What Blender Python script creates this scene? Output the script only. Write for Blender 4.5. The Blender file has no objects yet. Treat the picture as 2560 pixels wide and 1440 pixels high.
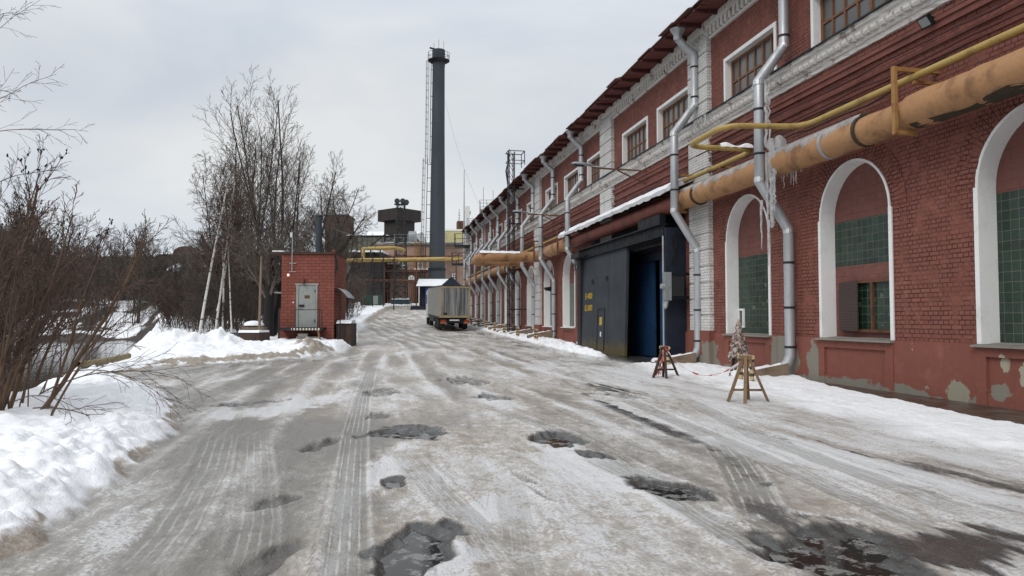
import bpy, math, random
import numpy as np
from mathutils import Vector, Matrix, Quaternion

R = math.radians
random.seed(7)
sc = bpy.context.scene
COL = sc.collection

# ------------------------------------------------------------------ survey of the place
F = 1850.0; PITCH = math.atan(77 / F); CP, SP = math.cos(PITCH), math.sin(PITCH); EYE = 1.6
A = R(10.71); CA, SA = math.cos(A), math.sin(A); D = 11.17     # factory wall heading and distance
RZ = math.pi / 2 + A                                            # local x along the wall, local y outwards
FM = Matrix.Translation((D * CA, D * SA, 0)) @ Matrix.Rotation(RZ, 4, 'Z')

def ray(px, py):
    u = (px - 1280) / F; v = (720 - py) / F
    return u, CP - v * SP, SP + v * CP
def at_y(px, py, Y):
    a, b, c = ray(px, py); t = Y / b
    return Vector((a * t, Y, EYE + c * t))
def at_z(px, py, z):
    a, b, c = ray(px, py); t = (z - EYE) / c
    return Vector((a * t, b * t, z))
def on_wall(px, py, d=0.0):
    a, b, c = ray(px, py); t = (d - D) / (-a * CA - b * SA)
    return -a * t * SA + b * t * CA, EYE + c * t
def S(px, d=0.0):
    return on_wall(px, 797, d)[0]
def s_of_y(Y):
    return (Y - D * SA) / CA
def W(s, d, z):
    return FM @ Vector((s, d, z))

# ------------------------------------------------------------------ mesh helpers
class MB:
    def __init__(self): self.v = []; self.f = []
    def add(self, vs, fs):
        n = len(self.v); self.v += [tuple(p) for p in vs]
        self.f += [tuple(i + n for i in q) for q in fs]; return self
    def box(self, x0, x1, y0, y1, z0, z1):
        return self.add([(x0,y0,z0),(x1,y0,z0),(x1,y1,z0),(x0,y1,z0),(x0,y0,z1),(x1,y0,z1),(x1,y1,z1),(x0,y1,z1)],
                        [(0,3,2,1),(4,5,6,7),(0,1,5,4),(1,2,6,5),(2,3,7,6),(3,0,4,7)])
    def bar(self, p, q, w, h=None, up=(0,0,1)):
        p = Vector(p); q = Vector(q); h = h or w
        t = (q - p).normalized(); u = Vector(up)
        if abs(t.dot(u)) > .98: u = Vector((0, 1, 0))
        a = t.cross(u).normalized() * w / 2; b = a.cross(t).normalized() * h / 2
        vs = [p-a-b, p+a-b, p+a+b, p-a+b, q-a-b, q+a-b, q+a+b, q-a+b]
        return self.add(vs, [(0,3,2,1),(4,5,6,7),(0,1,5,4),(1,2,6,5),(2,3,7,6),(3,0,4,7)])
    def tube(self, pts, r, n=8, cap=True, squash=1.0):
        pts = [Vector(p) for p in pts]; m = len(pts)
        if not hasattr(r, '__len__'): r = [r] * m
        T = []
        for i in range(m):
            a = (pts[i] - pts[i-1]).normalized() if i > 0 else None
            b = (pts[i+1] - pts[i]).normalized() if i < m - 1 else None
            T.append((a, b))
        t0 = T[0][1]; u = Vector((0, 0, 1))
        if abs(t0.dot(u)) > .95: u = Vector((1, 0, 0))
        nrm = (u - t0 * u.dot(t0)).normalized()
        vs = []; cur = t0
        for i in range(m):
            a, b = T[i]
            t = (b if a is None else a if b is None else (a + b))
            t = t.normalized() if t.length > 1e-6 else a
            q = cur.rotation_difference(t); nrm = q @ nrm; nrm = (nrm - t * nrm.dot(t)).normalized(); cur = t
            k = 1.0
            if a is not None and b is not None: k = 1 / max(.6, t.dot(a))
            bn = t.cross(nrm)
            # mitre: stretch in the bend plane
            if k > 1.001:
                w = (b - a); w = (w - t * w.dot(t)); w = w.normalized() if w.length > 1e-6 else nrm
            for j in range(n):
                th = 2 * math.pi * j / n
                o = nrm * math.cos(th) + bn * math.sin(th) * squash
                if k > 1.001: o = o + w * (o.dot(w)) * (k - 1)
                vs.append(pts[i] + o * r[i])
        fs = []
        for i in range(m - 1):
            for j in range(n):
                k2 = (j + 1) % n
                fs.append((i*n+j, i*n+k2, (i+1)*n+k2, (i+1)*n+j))
        if cap:
            fs.append(tuple(range(n-1, -1, -1))); fs.append(tuple((m-1)*n + j for j in range(n)))
        return self.add(vs, fs)
    def lathe(self, prof, n=16, c=(0,0,0), cap=True):
        vs = []; fs = []; m = len(prof)
        for r, z in prof:
            for j in range(n):
                th = 2*math.pi*j/n; vs.append((c[0]+r*math.cos(th), c[1]+r*math.sin(th), c[2]+z))
        for i in range(m-1):
            for j in range(n):
                k = (j+1) % n; fs.append((i*n+j, i*n+k, (i+1)*n+k, (i+1)*n+j))
        if cap: fs.append(tuple(range(n-1,-1,-1))); fs.append(tuple((m-1)*n+j for j in range(n)))
        return self.add(vs, fs)
    def prism_x(self, poly, x0, x1):                 # poly in (y, z), extruded along x
        n = len(poly)
        vs = [(x0, a, b) for a, b in poly] + [(x1, a, b) for a, b in poly]
        fs = [tuple(range(n-1,-1,-1)), tuple(range(n, 2*n))]
        fs += [(i, (i+1) % n, n + (i+1) % n, n + i) for i in range(n)]
        return self.add(vs, fs)
    def prism_y(self, poly, y0, y1):                 # poly in (x, z), extruded along y
        n = len(poly)
        vs = [(a, y0, b) for a, b in poly] + [(a, y1, b) for a, b in poly]
        fs = [tuple(range(n)), tuple(range(2*n-1, n-1, -1))]
        fs += [((i+1) % n, i, n + i, n + (i+1) % n) for i in range(n)]
        return self.add(vs, fs)
    def quad(self, *p): return self.add(p, [tuple(range(len(p)))])
    def xf(self, M):
        self.v = [tuple(M @ Vector(p)) for p in self.v]; return self
    def build(self, name, m, parent=None, smooth=None, loc=None, rz=0):
        me = bpy.data.meshes.new(name); me.from_pydata(self.v, [], self.f); me.update()
        if m is not None: me.materials.append(m)
        if smooth is not None:
            me.polygons.foreach_set('use_smooth', [True] * len(me.polygons))
            me.set_sharp_from_angle(angle=R(smooth))
        o = bpy.data.objects.new(name, me); COL.objects.link(o)
        if parent is not None: o.parent = parent
        if loc is not None: o.location = loc
        if rz: o.rotation_euler = (0, 0, rz)
        return o

def tag(o, label=None, cat=None, group=None, kind=None):
    if label: o['label'] = label
    if cat: o['category'] = cat
    if group: o['group'] = group
    if kind: o['kind'] = kind
    return o
def thing(name, label, cat, loc=(0,0,0), rz=0, group=None):
    o = bpy.data.objects.new(name, None); COL.objects.link(o); o.empty_display_size = .2
    o.location = loc; o.rotation_euler = (0, 0, rz)
    return tag(o, label, cat, group)
def fthing(name, label, cat, s, d, z, group=None):   # a thing in the factory wall's frame
    return thing(name, label, cat, W(s, d, z), RZ, group)
def copy_tree(o, parent=None):
    c = o.copy(); COL.objects.link(c)
    if parent is not None: c.parent = parent
    for ch in list(o.children): copy_tree(ch, c)
    return c

# ------------------------------------------------------------------ materials
class NT:
    def __init__(self, name):
        self.m = bpy.data.materials.new(name); self.m.use_nodes = True
        self.t = self.m.node_tree; self.t.nodes.clear()
        self.out = self.n('ShaderNodeOutputMaterial'); self.b = self.n('ShaderNodeBsdfPrincipled')
        self.l(self.b.outputs[0], self.out.inputs[0])
    def n(self, k, **kw):
        x = self.t.nodes.new(k)
        for a, b in kw.items(): setattr(x, a, b)
        return x
    def l(self, a, b): self.t.links.new(a, b)
    def put(self, sock, v):
        if hasattr(v, 'links') or hasattr(v, 'is_output'): self.l(v, sock)
        else:
            if sock.type == 'RGBA' and len(v) == 3: v = (*v, 1)
            sock.default_value = v
    def obj(self): return self.n('ShaderNodeTexCoord').outputs['Object']
    def attr(self, name, vec=False):
        a = self.n('ShaderNodeAttribute', attribute_name=name)
        return a.outputs['Vector'] if vec else a.outputs['Fac']
    def mathn(self, op, a, b=None, clamp=False, c=None):
        x = self.n('ShaderNodeMath', operation=op, use_clamp=clamp)
        self.put(x.inputs[0], a)
        if b is not None: self.put(x.inputs[1], b)
        if c is not None: self.put(x.inputs[2], c)
        return x.outputs[0]
    def vmul(self, v, s):
        x = self.n('ShaderNodeVectorMath', operation='MULTIPLY'); self.l(v, x.inputs[0]); x.inputs[1].default_value = s
        return x.outputs[0]
    def noise(self, v, scale=1, detail=4, rough=.55, dist=0, col=False):
        x = self.n('ShaderNodeTexNoise'); self.l(v, x.inputs['Vector'])
        x.inputs['Scale'].default_value = scale; x.inputs['Detail'].default_value = detail
        x.inputs['Roughness'].default_value = rough; x.inputs['Distortion'].default_value = dist
        return x.outputs['Color' if col else 'Fac']
    def ramp(self, fac, lo, hi, a=0.0, b=1.0):
        x = self.n('ShaderNodeMapRange', clamp=True); x.interpolation_type = 'SMOOTHSTEP'
        self.put(x.inputs['Value'], fac); x.inputs['From Min'].default_value = lo; x.inputs['From Max'].default_value = hi
        x.inputs['To Min'].default_value = a; x.inputs['To Max'].default_value = b
        return x.outputs[0]
    def mix(self, fac, a, b):
        x = self.n('ShaderNodeMix', data_type='RGBA'); self.put(x.inputs['Factor'], fac)
        self.put(x.inputs['A'] if False else x.inputs[6], a); self.put(x.inputs[7], b)
        return x.outputs[2]
    def bump(self, h, strength=.3, dist=.02, prev=None):
        x = self.n('ShaderNodeBump'); x.inputs['Strength'].default_value = strength; x.inputs['Distance'].default_value = dist
        self.l(h, x.inputs['Height'])
        if prev is not None: self.l(prev, x.inputs['Normal'])
        return x.outputs[0]
    def fin(self, col, rough=.6, normal=None, metal=0, spec=.5):
        self.put(self.b.inputs['Base Color'], col); self.put(self.b.inputs['Roughness'], rough)
        self.put(self.b.inputs['Metallic'], metal); self.b.inputs['Specular IOR Level'].default_value = spec
        if normal is not None: self.l(normal, self.b.inputs['Normal'])
        return self.m

def mat(name, c, rough=.6, metal=0, c2=None, lo=.45, hi=.7, vs=2.5, bump=.15, bs=25, bd=.01, spec=.4, stretch=(1,1,1), grain=.12):
    t = NT(name); v = t.vmul(t.obj(), stretch)
    c2 = c2 or tuple(x * .72 for x in c)
    f = t.ramp(t.noise(v, vs, 8, .62), lo, hi)
    col = t.mix(f, c, c2)
    g = t.noise(v, vs * 14, 4, .6)
    col = t.mix(t.ramp(g, .3, .75, 0, grain * 2.2), col, tuple(x * .55 for x in c))
    rr = t.ramp(t.noise(v, vs * 3, 3), .3, .7, max(.05, rough - .1), min(1, rough + .12))
    nb = t.bump(t.noise(t.obj(), bs, 5, .6), bump, bd) if bump else None
    return t.fin(col, rr, nb, metal, spec)

def brick_mat(name, c1, c2, mort, bw=.27, bh=.093, ms=.007, off=.5, sq=.5, fq=2, bump=.6, worn=None, wlo=.62, whi=.72,
              patches=(), jitter=.016, rough=.75, spec=.25, low=None, lowz=1.0, hide=.45, smooth_lo=None):
    t = NT(name); o = t.obj()
    sx = t.n('ShaderNodeSeparateXYZ'); t.l(o, sx.inputs[0])
    cx = t.n('ShaderNodeCombineXYZ')
    t.l(t.mathn('ADD', sx.outputs[0], sx.outputs[1]), cx.inputs[0]); t.l(sx.outputs[2], cx.inputs[1])
    wob = t.n('ShaderNodeVectorMath', operation='MULTIPLY_ADD')
    t.l(t.noise(o, 5.5, 3, .5, col=True), wob.inputs[0]); wob.inputs[1].default_value = (jitter*1.6, jitter, 0); t.l(cx.outputs[0], wob.inputs[2])
    b = t.n('ShaderNodeTexBrick', offset=off, offset_frequency=2, squash=sq, squash_frequency=fq)
    t.l(wob.outputs[0], b.inputs['Vector'])
    b.inputs['Scale'].default_value = 1; b.inputs['Brick Width'].default_value = bw; b.inputs['Row Height'].default_value = bh
    b.inputs['Mortar Size'].default_value = ms; b.inputs['Mortar Smooth'].default_value = .25; b.inputs['Bias'].default_value = 0
    t.put(b.inputs['Color1'], c1); t.put(b.inputs['Color2'], c2); t.put(b.inputs['Mortar'], mort)
    # joints partly filled by thick paint
    big = t.noise(o, .55, 5, .6)
    fill = t.ramp(t.noise(o, 2.2, 6, .65), hide, hide + .22)
    col = t.mix(t.mathn('MULTIPLY', fill, b.outputs['Fac']), b.outputs['Color'], c1)
    col = t.mix(t.ramp(big, .35, .7, 0, .45), col, tuple(x * .72 for x in c1))
    fade = t.ramp(t.noise(o, .9, 8, .68), .54, .70, 0, .75)
    col = t.mix(fade, col, tuple(min(.8, x*1.25 + .018) for x in c1))
    fine = t.noise(o, 38, 5, .65)
    col = t.mix(t.ramp(fine, .35, .8, 0, .4), col, tuple(x * .6 for x in c2))
    hgt = t.mathn('SUBTRACT', 1.0, b.outputs['Fac'])
    hgt = t.mathn('ADD', t.mathn('MULTIPLY', hgt, t.mathn('SUBTRACT', 1.1, fill)), t.mathn('MULTIPLY', fine, .35))
    if worn:
        w = t.ramp(t.noise(o, 1.7, 9, .7), wlo, whi)
        col = t.mix(w, col, worn); hgt = t.mathn('SUBTRACT', hgt, t.mathn('MULTIPLY', w, .3))
    if low:
        lz = t.ramp(t.mathn('ADD', sx.outputs[2], t.mathn('MULTIPLY', t.noise(o, .45, 7, .6), 1.5)), lowz, lowz + .05, 1, 0)
        col = t.mix(lz, col, low)
    for (ps, pz, rs, rz_, pc) in patches:
        ex = t.mathn('POWER', t.mathn('DIVIDE', t.mathn('SUBTRACT', sx.outputs[0], ps), rs), 2.0)
        ez = t.mathn('POWER', t.mathn('DIVIDE', t.mathn('SUBTRACT', sx.outputs[2], pz), rz_), 2.0)
        q = t.mathn('ADD', t.mathn('ADD', ex, ez), t.mathn('MULTIPLY', t.mathn('SUBTRACT', t.noise(o, 1.1/rs, 9, .70), .5), 4.2))
        col = t.mix(t.ramp(q, .95, 1.03, 1, 0), col, pc)
    # damp streaks running down the face
    st = t.noise(t.vmul(o, (2.5, 2.5, .16)), 1, 5, .6)
    col = t.mix(t.ramp(st, .52, .75, 0, .38), col, tuple(x * .5 for x in c1))
    return t.fin(col, t.ramp(t.noise(o, 4, 4), .3, .7, rough - .12, rough + .1), t.bump(hgt, bump, .014), 0, spec)

RED = (.252, .094, .069); RED2 = (.20, .072, .055)
M = {}
M['brick'] = brick_mat('red_painted_brick', RED, RED2, (.052, .020, .017), worn=(.085, .03, .026), wlo=.60, whi=.70, ms=.0125, bump=.9)
M['brick_white'] = brick_mat('white_painted_brick', (.72, .71, .69), (.62, .61, .58), (.16, .14, .13), worn=(.20, .11, .085), wlo=.64, whi=.70, hide=.55, bump=.8)
M['infill'] = brick_mat('pink_painted_block', (.20, .083, .070), (.18, .075, .062), (.085, .036, .03), bw=.36, bh=.19, sq=1, fq=1, ms=.008, hide=.4, bump=.4)
M['booth'] = brick_mat('booth_brick', (.255, .080, .055), (.215, .066, .047), (.085, .03, .025), bw=.42, bh=.168, sq=1, fq=1, ms=.017, hide=.58, worn=(.26, .13, .06), wlo=.70, whi=.76)
M['stucco'] = brick_mat('red_stucco', (.228, .082, .060), (.218, .078, .057), (.218, .078, .057), ms=.001, bump=.25, hide=.1, low=(.20, .185, .155), lowz=.82, worn=(.27, .245, .205), wlo=.665, whi=.672)
GREY = (.215, .20, .165)
M['stucco_patched'] = brick_mat('patched_red_stucco', (.228, .082, .060), (.218, .078, .057), (.218, .078, .057), ms=.001, bump=.25, hide=.1, low=(.20, .185, .155), lowz=.82, worn=(.27, .245, .205), wlo=.665, whi=.672,
    patches=((s_of_y(20.4), .55, .75, .75, GREY), (s_of_y(18.95), .45, .35, .55, GREY), (s_of_y(24.7), .45, .45, .5, GREY), (s_of_y(14.35), .15, .28, .25, (.27, .25, .19))))
M['stucco_apron'] = brick_mat('peeling_red_stucco', (.228, .082, .060), (.218, .078, .057), (.218, .078, .057), ms=.001, bump=.25, hide=.1, worn=(.27, .245, .205), wlo=.66, whi=.665,
    patches=((.85, .28, .22, .16, GREY), (.35, .62, .12, .22, (.36, .33, .25)), (-.3, .35, .13, .2, (.36, .33, .25)), (.75, .8, .1, .16, (.36, .33, .25))))
M['peach'] = mat('peach_plaster', (.37, .245, .185), .85, c2=(.24, .155, .12), vs=.35, bs=6, grain=.1)
M['plaster_white'] = mat('white_paint', (.78, .78, .77), .6, c2=(.58, .57, .55), lo=.5, hi=.8, vs=1.6, bs=14, bump=.35, grain=.05)
M['cornice_white'] = mat('flaking_white_cornice', (.64, .62, .59), .8, c2=(.26, .20, .165), lo=.56, hi=.66, vs=2.4, bs=9, bump=.9, bd=.03, grain=.14)
M['molding_red'] = mat('red_molding', (.195, .068, .052), .75, c2=(.12, .042, .034), vs=1.2, bs=10, bump=.6, bd=.02)
M['eave_wood'] = mat('red_brown_eave_boards', (.155, .045, .035), .8, c2=(.085, .028, .024), vs=1.5, bs=12, bump=.3, stretch=(6, 1, 1))
M['rafter'] = mat('dark_rafter', (.075, .022, .02), .8)
M['roof_metal'] = mat('rusty_roof_sheet', (.12, .045, .036), .55, c2=(.07, .03, .026), vs=.8)
M['galv'] = mat('galvanised_steel', (.44, .455, .47), .52, metal=.55, c2=(.31, .325, .34), vs=1.6, bs=8, bump=.12, stretch=(1, 1, .3), grain=.05)
M['galv_bright'] = mat('foil_tape', (.70, .71, .72), .3, metal=.85, bs=40, bump=.5)
M['dark_steel'] = mat('dark_painted_steel', (.011, .013, .017), .5, c2=(.008, .009, .012), vs=1.5, bs=10, bump=.1, spec=.2)
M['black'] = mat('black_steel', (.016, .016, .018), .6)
M['cable'] = mat('black_cable', (.012, .012, .012), .5, bump=0)
M['cable_red'] = mat('cable_painted_red', (.11, .035, .03), .6, bump=0)
M['orange'] = mat('ochre_pipe_lagging', (.40, .215, .10), .75, c2=(.21, .105, .05), lo=.48, hi=.64, vs=1.1, bs=5, bump=.45, bd=.04, grain=.12)
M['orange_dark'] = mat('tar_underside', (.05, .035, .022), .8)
M['maroon'] = mat('maroon_pipe_paint', (.16, .042, .028), .6, c2=(.085, .026, .02), vs=1, bs=6, bump=.4, bd=.03)
M['gas'] = mat('yellow_gas_pipe', (.43, .30, .095), .6, c2=(.26, .165, .05), lo=.5, hi=.7, vs=2, bs=20)
M['gas_bracket'] = mat('ochre_bracket', (.34, .18, .06), .65, c2=(.2, .085, .03), vs=3)
M['rust'] = mat('rusty_steel', (.13, .055, .03), .75, c2=(.07, .03, .02), vs=3)
M['leaf'] = None
M['wood_frame'] = mat('brown_window_wood', (.21, .088, .038), .6, c2=(.13, .055, .028), vs=4, stretch=(1, 1, .4))
M['wood'] = mat('weathered_timber', (.21, .135, .075), .8, c2=(.10, .062, .036), vs=3, bs=30, stretch=(1, 1, .25), bump=.3)
M['wood_dark'] = mat('dark_timber', (.06, .034, .024), .8, c2=(.032, .02, .016), vs=3, stretch=(1, 1, .3))
M['wood_grey'] = mat('grey_timber', (.23, .17, .12), .85, c2=(.12, .085, .06), vs=2, bs=22, bump=.3)
M['concrete'] = mat('grey_concrete', (.24, .225, .20), .85, c2=(.15, .14, .125), vs=1.2)
M['door_grey'] = mat('grey_green_door_paint', (.29, .305, .285), .55, c2=(.20, .21, .195), vs=1.2, bs=8, bump=.15)
M['bark'] = mat('grey_bark', (.060, .050, .042), .9, c2=(.032, .027, .024), vs=4, bs=18, bump=.6, stretch=(1, 1, .3))
M['bark_black'] = mat('wet_black_bark', (.018, .016, .015), .9, vs=4, bs=18, bump=.6)
M['twig'] = mat('grey_brown_twigs', (.135, .112, .092), .85, bump=0, vs=3)
M['twig_red'] = mat('red_brown_twigs', (.095, .062, .045), .85, c2=(.055, .037, .03), bump=0, vs=3)
M['twig_dark'] = mat('dark_brown_twigs', (.080, .064, .053), .9, bump=0, vs=3)
M['stem_red'] = mat('brown_bush_stems', (.125, .075, .044), .85, c2=(.05, .028, .02), vs=6, bs=30, stretch=(1,1,.3), bump=.4)
M['seed'] = mat('dark_seed_cones', (.012, .01, .012), .8, bump=0)
M['tarp'] = mat('grey_trailer_tarpaulin', (.30, .295, .27), .5, c2=(.25, .245, .23), vs=.7, bs=3, bump=.2)
M['truck_white'] = mat('white_cab_paint', (.62, .62, .60), .35, c2=(.45, .44, .42), vs=1.5, bump=0)
M['tyre'] = mat('tyre_rubber', (.016, .016, .016), .8)
M['rim'] = mat('steel_rim', (.18, .18, .18), .5, metal=.4)
M['frame_tan'] = mat('dirty_cream_frame', (.36, .29, .16), .6, c2=(.24, .19, .11), vs=2)
M['lamp_red'] = mat('red_lens', (.35, .03, .02), .25, bump=0)
M['lamp_orange'] = mat('orange_reflector', (.33, .12, .03), .5, c2=(.22, .08, .03), bump=0)
M['blue'] = mat('faded_blue_door_paint', (.008, .040, .105), .6, c2=(.005, .024, .065), lo=.45, hi=.7, vs=2.2, bs=7, bump=.5, bd=.02)
M['blue_bright'] = mat('bright_blue_paint', (.02, .075, .36), .45, bump=0)
M['blue_dark'] = mat('dark_navy_sheet', (.014, .020, .036), .5, c2=(.009, .013, .022))
M['tank_blue'] = mat('dark_teal_tank', (.03, .06, .075), .6)
M['green_dark'] = mat('dark_green_steel', (.035, .07, .055), .6)
M['cream'] = mat('cream_sheet_cladding', (.50, .46, .23), .6, c2=(.44, .40, .20), vs=.5, bs=2)
M['chimney'] = mat('sooty_grey_chimney', (.042, .053, .064), .7, c2=(.030, .034, .036), lo=.4, hi=.75, vs=.12, bs=2, stretch=(1, 1, .35))
M['brown_shed'] = mat('dark_brown_sheeting', (.034, .025, .023), .7, c2=(.018, .014, .014), vs=.4, bs=3, stretch=(3, 3, .3))
M['glass_shed'] = mat('dirty_glazed_wall', (.15, .15, .115), .5, c2=(.09, .09, .072), vs=.5, stretch=(3, 3, .5))
M['far_brick'] = mat('far_brown_brick', (.115, .062, .044), .85, c2=(.07, .04, .03), vs=.2, bs=2)
M['sign_white'] = mat('white_sign', (.72, .72, .70), .5, bump=0, grain=.03)
M['yellow_paint'] = mat('yellow_lettering', (.55, .36, .04), .6, bump=0)
M['notice_yellow'] = mat('yellow_notice', (.50, .34, .05), .5, bump=0)
M['hose'] = mat('ochre_corrugated_plastic', (.24, .19, .095), .6, c2=(.13, .10, .055), vs=3)
M['lamp_grey'] = mat('grey_lamp_shell', (.30, .32, .33), .45, metal=.3)

def pane_mat():
    t = NT('dusty_window_glass'); o = t.obj()
    c = t.mix(t.ramp(t.noise(o, .9, 5, .6), .35, .65), (.075, .076, .074), (.12, .12, .115))
    return t.fin(c, .16, None, 0, .5)
M['pane'] = pane_mat()
def block_mat(name, c1, c2, mort, w=.19, h=.19):
    t = NT(name); o = t.obj(); sx = t.n('ShaderNodeSeparateXYZ'); t.l(o, sx.inputs[0])
    cx = t.n('ShaderNodeCombineXYZ'); t.l(sx.outputs[0], cx.inputs[0]); t.l(sx.outputs[2], cx.inputs[1])
    b = t.n('ShaderNodeTexBrick', offset=0, squash=1); t.l(cx.outputs[0], b.inputs['Vector'])
    b.inputs['Scale'].default_value = 1; b.inputs['Brick Width'].default_value = w; b.inputs['Row Height'].default_value = h
    b.inputs['Mortar Size'].default_value = .006; b.inputs['Mortar Smooth'].default_value = .1
    t.put(b.inputs['Color1'], c1); t.put(b.inputs['Color2'], c2); t.put(b.inputs['Mortar'], mort)
    col = t.mix(t.ramp(t.noise(o, 2.3, 6, .65), .45, .75, 0, .7), b.outputs['Color'], tuple(x*.45 for x in c1))
    pale = t.ramp(t.noise(t.vmul(o, (1/w*.55, 1, 1/h*.55)), 1, 1), .70, .74)
    col = t.mix(t.mathn('MULTIPLY', pale, .55), col, (.17, .19, .15))
    h2 = t.mathn('ADD', t.mathn('SUBTRACT', 1.0, b.outputs['Fac']), t.mathn('MULTIPLY', t.noise(o, 30, 3), .4))
    return t.fin(col, t.ramp(b.outputs['Fac'], 0, 1, .34, .8), t.bump(h2, .5, .01), 0, .5)
M['blocks'] = block_mat('green_glass_blocks', (.007, .024, .015), (.020, .046, .031), (.12, .12, .085))
M['blocks_grey'] = block_mat('grey_green_glass_blocks', (.07, .095, .08), (.085, .105, .09), (.14, .14, .12))
def leaf_mat():
    t = NT('grey_steel_door_leaf'); o = t.obj()
    sx = t.n('ShaderNodeSeparateXYZ'); t.l(o, sx.inputs[0])
    c = t.mix(t.ramp(t.noise(o, .9, 7, .6), .35, .7), (.045, .051, .061), (.030, .035, .043))
    mud = t.ramp(t.mathn('ADD', sx.outputs[2], t.mathn('MULTIPLY', t.noise(o, 1.6, 6, .6), .9)), .75, 1.25, 1, 0)
    c = t.mix(t.mathn('MULTIPLY', mud, .75), c, (.11, .085, .03))
    c = t.mix(t.ramp(t.noise(t.vmul(o, (5, 5, .5)), 2, 6, .6), .62, .75, 0, .6), c, (.03, .034, .04))
    return t.fin(c, .55, t.bump(t.noise(t.vmul(o, (1, 1, .6)), 1.3, 4), .45, .05), 0, .2)
M['leaf'] = leaf_mat()
def rear_mat():
    t = NT('grimy_trailer_doors'); o = t.obj()
    st = t.noise(t.vmul(o, (4.2, 1, .22)), 1.0, 6, .65)
    c = t.mix(t.ramp(st, .38, .62), (.27, .27, .265), (.075, .075, .078))
    return t.fin(c, .55, t.bump(st, .1, .01), 0, .4)
M['rear'] = rear_mat()
def stripe_mat(name, ca, cb, period, axis=(1, 0, 1), duty=.5, rough=.6):
    t = NT(name); o = t.obj()
    d = t.n('ShaderNodeVectorMath', operation='DOT_PRODUCT'); t.l(o, d.inputs[0]); d.inputs[1].default_value = axis
    f = t.mathn('FRACT', t.mathn('DIVIDE', d.outputs['Value'], period))
    k = t.mathn('GREATER_THAN', f, duty)
    c = t.mix(k, ca, cb); c = t.mix(t.ramp(t.noise(o, 30, 4), .4, .8, 0, .5), c, (.15, .12, .09))
    return t.fin(c, rough)
M['hoop'] = stripe_mat('black_striped_post', (.50, .36, .19), (.015, .014, .013), .17, axis=(0, 0, 1), duty=.55)
M['hoop_bar'] = stripe_mat('black_striped_bar', (.50, .36, .19), (.015, .014, .013), .13, axis=(1, 0, 0), duty=.6)
M['bump_bar'] = stripe_mat('black_white_bar', (.62, .58, .50), (.02, .02, .02), .16, axis=(1, 0, 0))
M['tape'] = stripe_mat('red_white_tape', (.68, .60, .58), (.48, .05, .05), .16, axis=(1, .25, .1))
def rag_mat():
    t = NT('faded_tape_rags'); o = t.obj()
    c = t.mix(t.ramp(t.noise(o, 9, 4, .6, 1.2), .46, .54), (.40, .345, .31), (.085, .06, .048))
    c = t.mix(t.ramp(t.noise(o, 13, 3, .6, .8), .60, .64), c, (.30, .08, .07))
    return t.fin(c, .7, t.bump(t.noise(o, 16, 5), .8, .04))
M['rag'] = rag_mat()
def grille_mat():
    t = NT('rusty_mesh_grille'); o = t.obj()
    b = t.n('ShaderNodeTexBrick', offset=.5, squash=1); sx = t.n('ShaderNodeSeparateXYZ'); t.l(o, sx.inputs[0])
    cx = t.n('ShaderNodeCombineXYZ'); t.l(sx.outputs[0], cx.inputs[0]); t.l(sx.outputs[2], cx.inputs[1]); t.l(cx.outputs[0], b.inputs['Vector'])
    b.inputs['Scale'].default_value = 1; b.inputs['Brick Width'].default_value = .06; b.inputs['Row Height'].default_value = .04; b.inputs['Mortar Size'].default_value = .008
    t.put(b.inputs['Color1'], (.018, .012, .011)); t.put(b.inputs['Color2'], (.02, .013, .012)); t.put(b.inputs['Mortar'], (.07, .04, .034))
    return t.fin(b.outputs['Color'], .7, t.bump(b.outputs['Fac'], .6, .01))
M['grille'] = grille_mat()
def ice_mat():
    t = NT('milky_ice'); o = t.obj()
    c = t.mix(t.ramp(t.noise(o, 5, 5), .4, .7), (.80, .81, .82), (.60, .58, .57))
    m = t.fin(c, .16, t.bump(t.noise(t.vmul(o, (3, 3, .8)), 4, 5, .6), .5, .03), 0, .5)
    t.b.inputs['Transmission Weight'].default_value = .62; t.b.inputs['IOR'].default_value = 1.25
    return m
M['ice'] = ice_mat()
def snow_cap_mat():
    t = NT('lying_snow'); o = t.obj()
    c = t.mix(t.ramp(t.noise(o, 1.5, 5), .5, .8), (.80, .815, .84), (.66, .66, .66))
    return t.fin(c, .65, t.bump(t.noise(o, 9, 6, .6), .5, .04), 0, .2)
M['snow_cap'] = snow_cap_mat()
def birch_mat():
    t = NT('white_birch_bark'); o = t.obj()
    f = t.ramp(t.noise(t.vmul(o, (2, 2, 7)), 1.1, 4, .7), .56, .62)
    c = t.mix(f, (.64, .62, .58), (.045, .04, .038))
    return t.fin(c, .8, t.bump(f, .3, .01), 0, .2)
M['birch'] = birch_mat()
def water_mat(name, c, rough, sc_, b, stretch=(1, 1, 1)):
    t = NT(name); o = t.obj()
    n = t.noise(t.vmul(o, stretch), sc_, 4, .5)
    m = t.fin(c, rough, t.bump(n, b, .05), 0, .5); t.b.inputs['IOR'].default_value = 1.33
    return m
M['river'] = water_mat('dark_river_water', (.022, .024, .020), .06, 1.6, .22, (.5, 1.6, 1))
def puddle_mat():
    t = NT('thawing_puddle'); o = t.obj()
    f = t.ramp(t.noise(o, 5, 8, .70), .50, .57)
    c = t.mix(f, (.020, .019, .017), t.mix(t.noise(o, 40, 4, .6), (.10, .098, .092), (.27, .265, .255)))  # slush patches, coloured paler to stand in for reflected sky
    m = t.fin(c, t.ramp(f, 0, 1, .03, .35), t.bump(t.noise(o, 26, 5), .03, .01), 0, .5); t.b.inputs['IOR'].default_value = 1.33
    return m
M['puddle'] = puddle_mat()
def glow_mat():
    t = NT('lit_lamp'); m = t.fin((.9, .5, .45), .4)
    t.b.inputs['Emission Color'].default_value = (1, .55, .5, 1); t.b.inputs['Emission Strength'].default_value = 1.0
    return m
M['glow'] = glow_mat()

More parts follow.
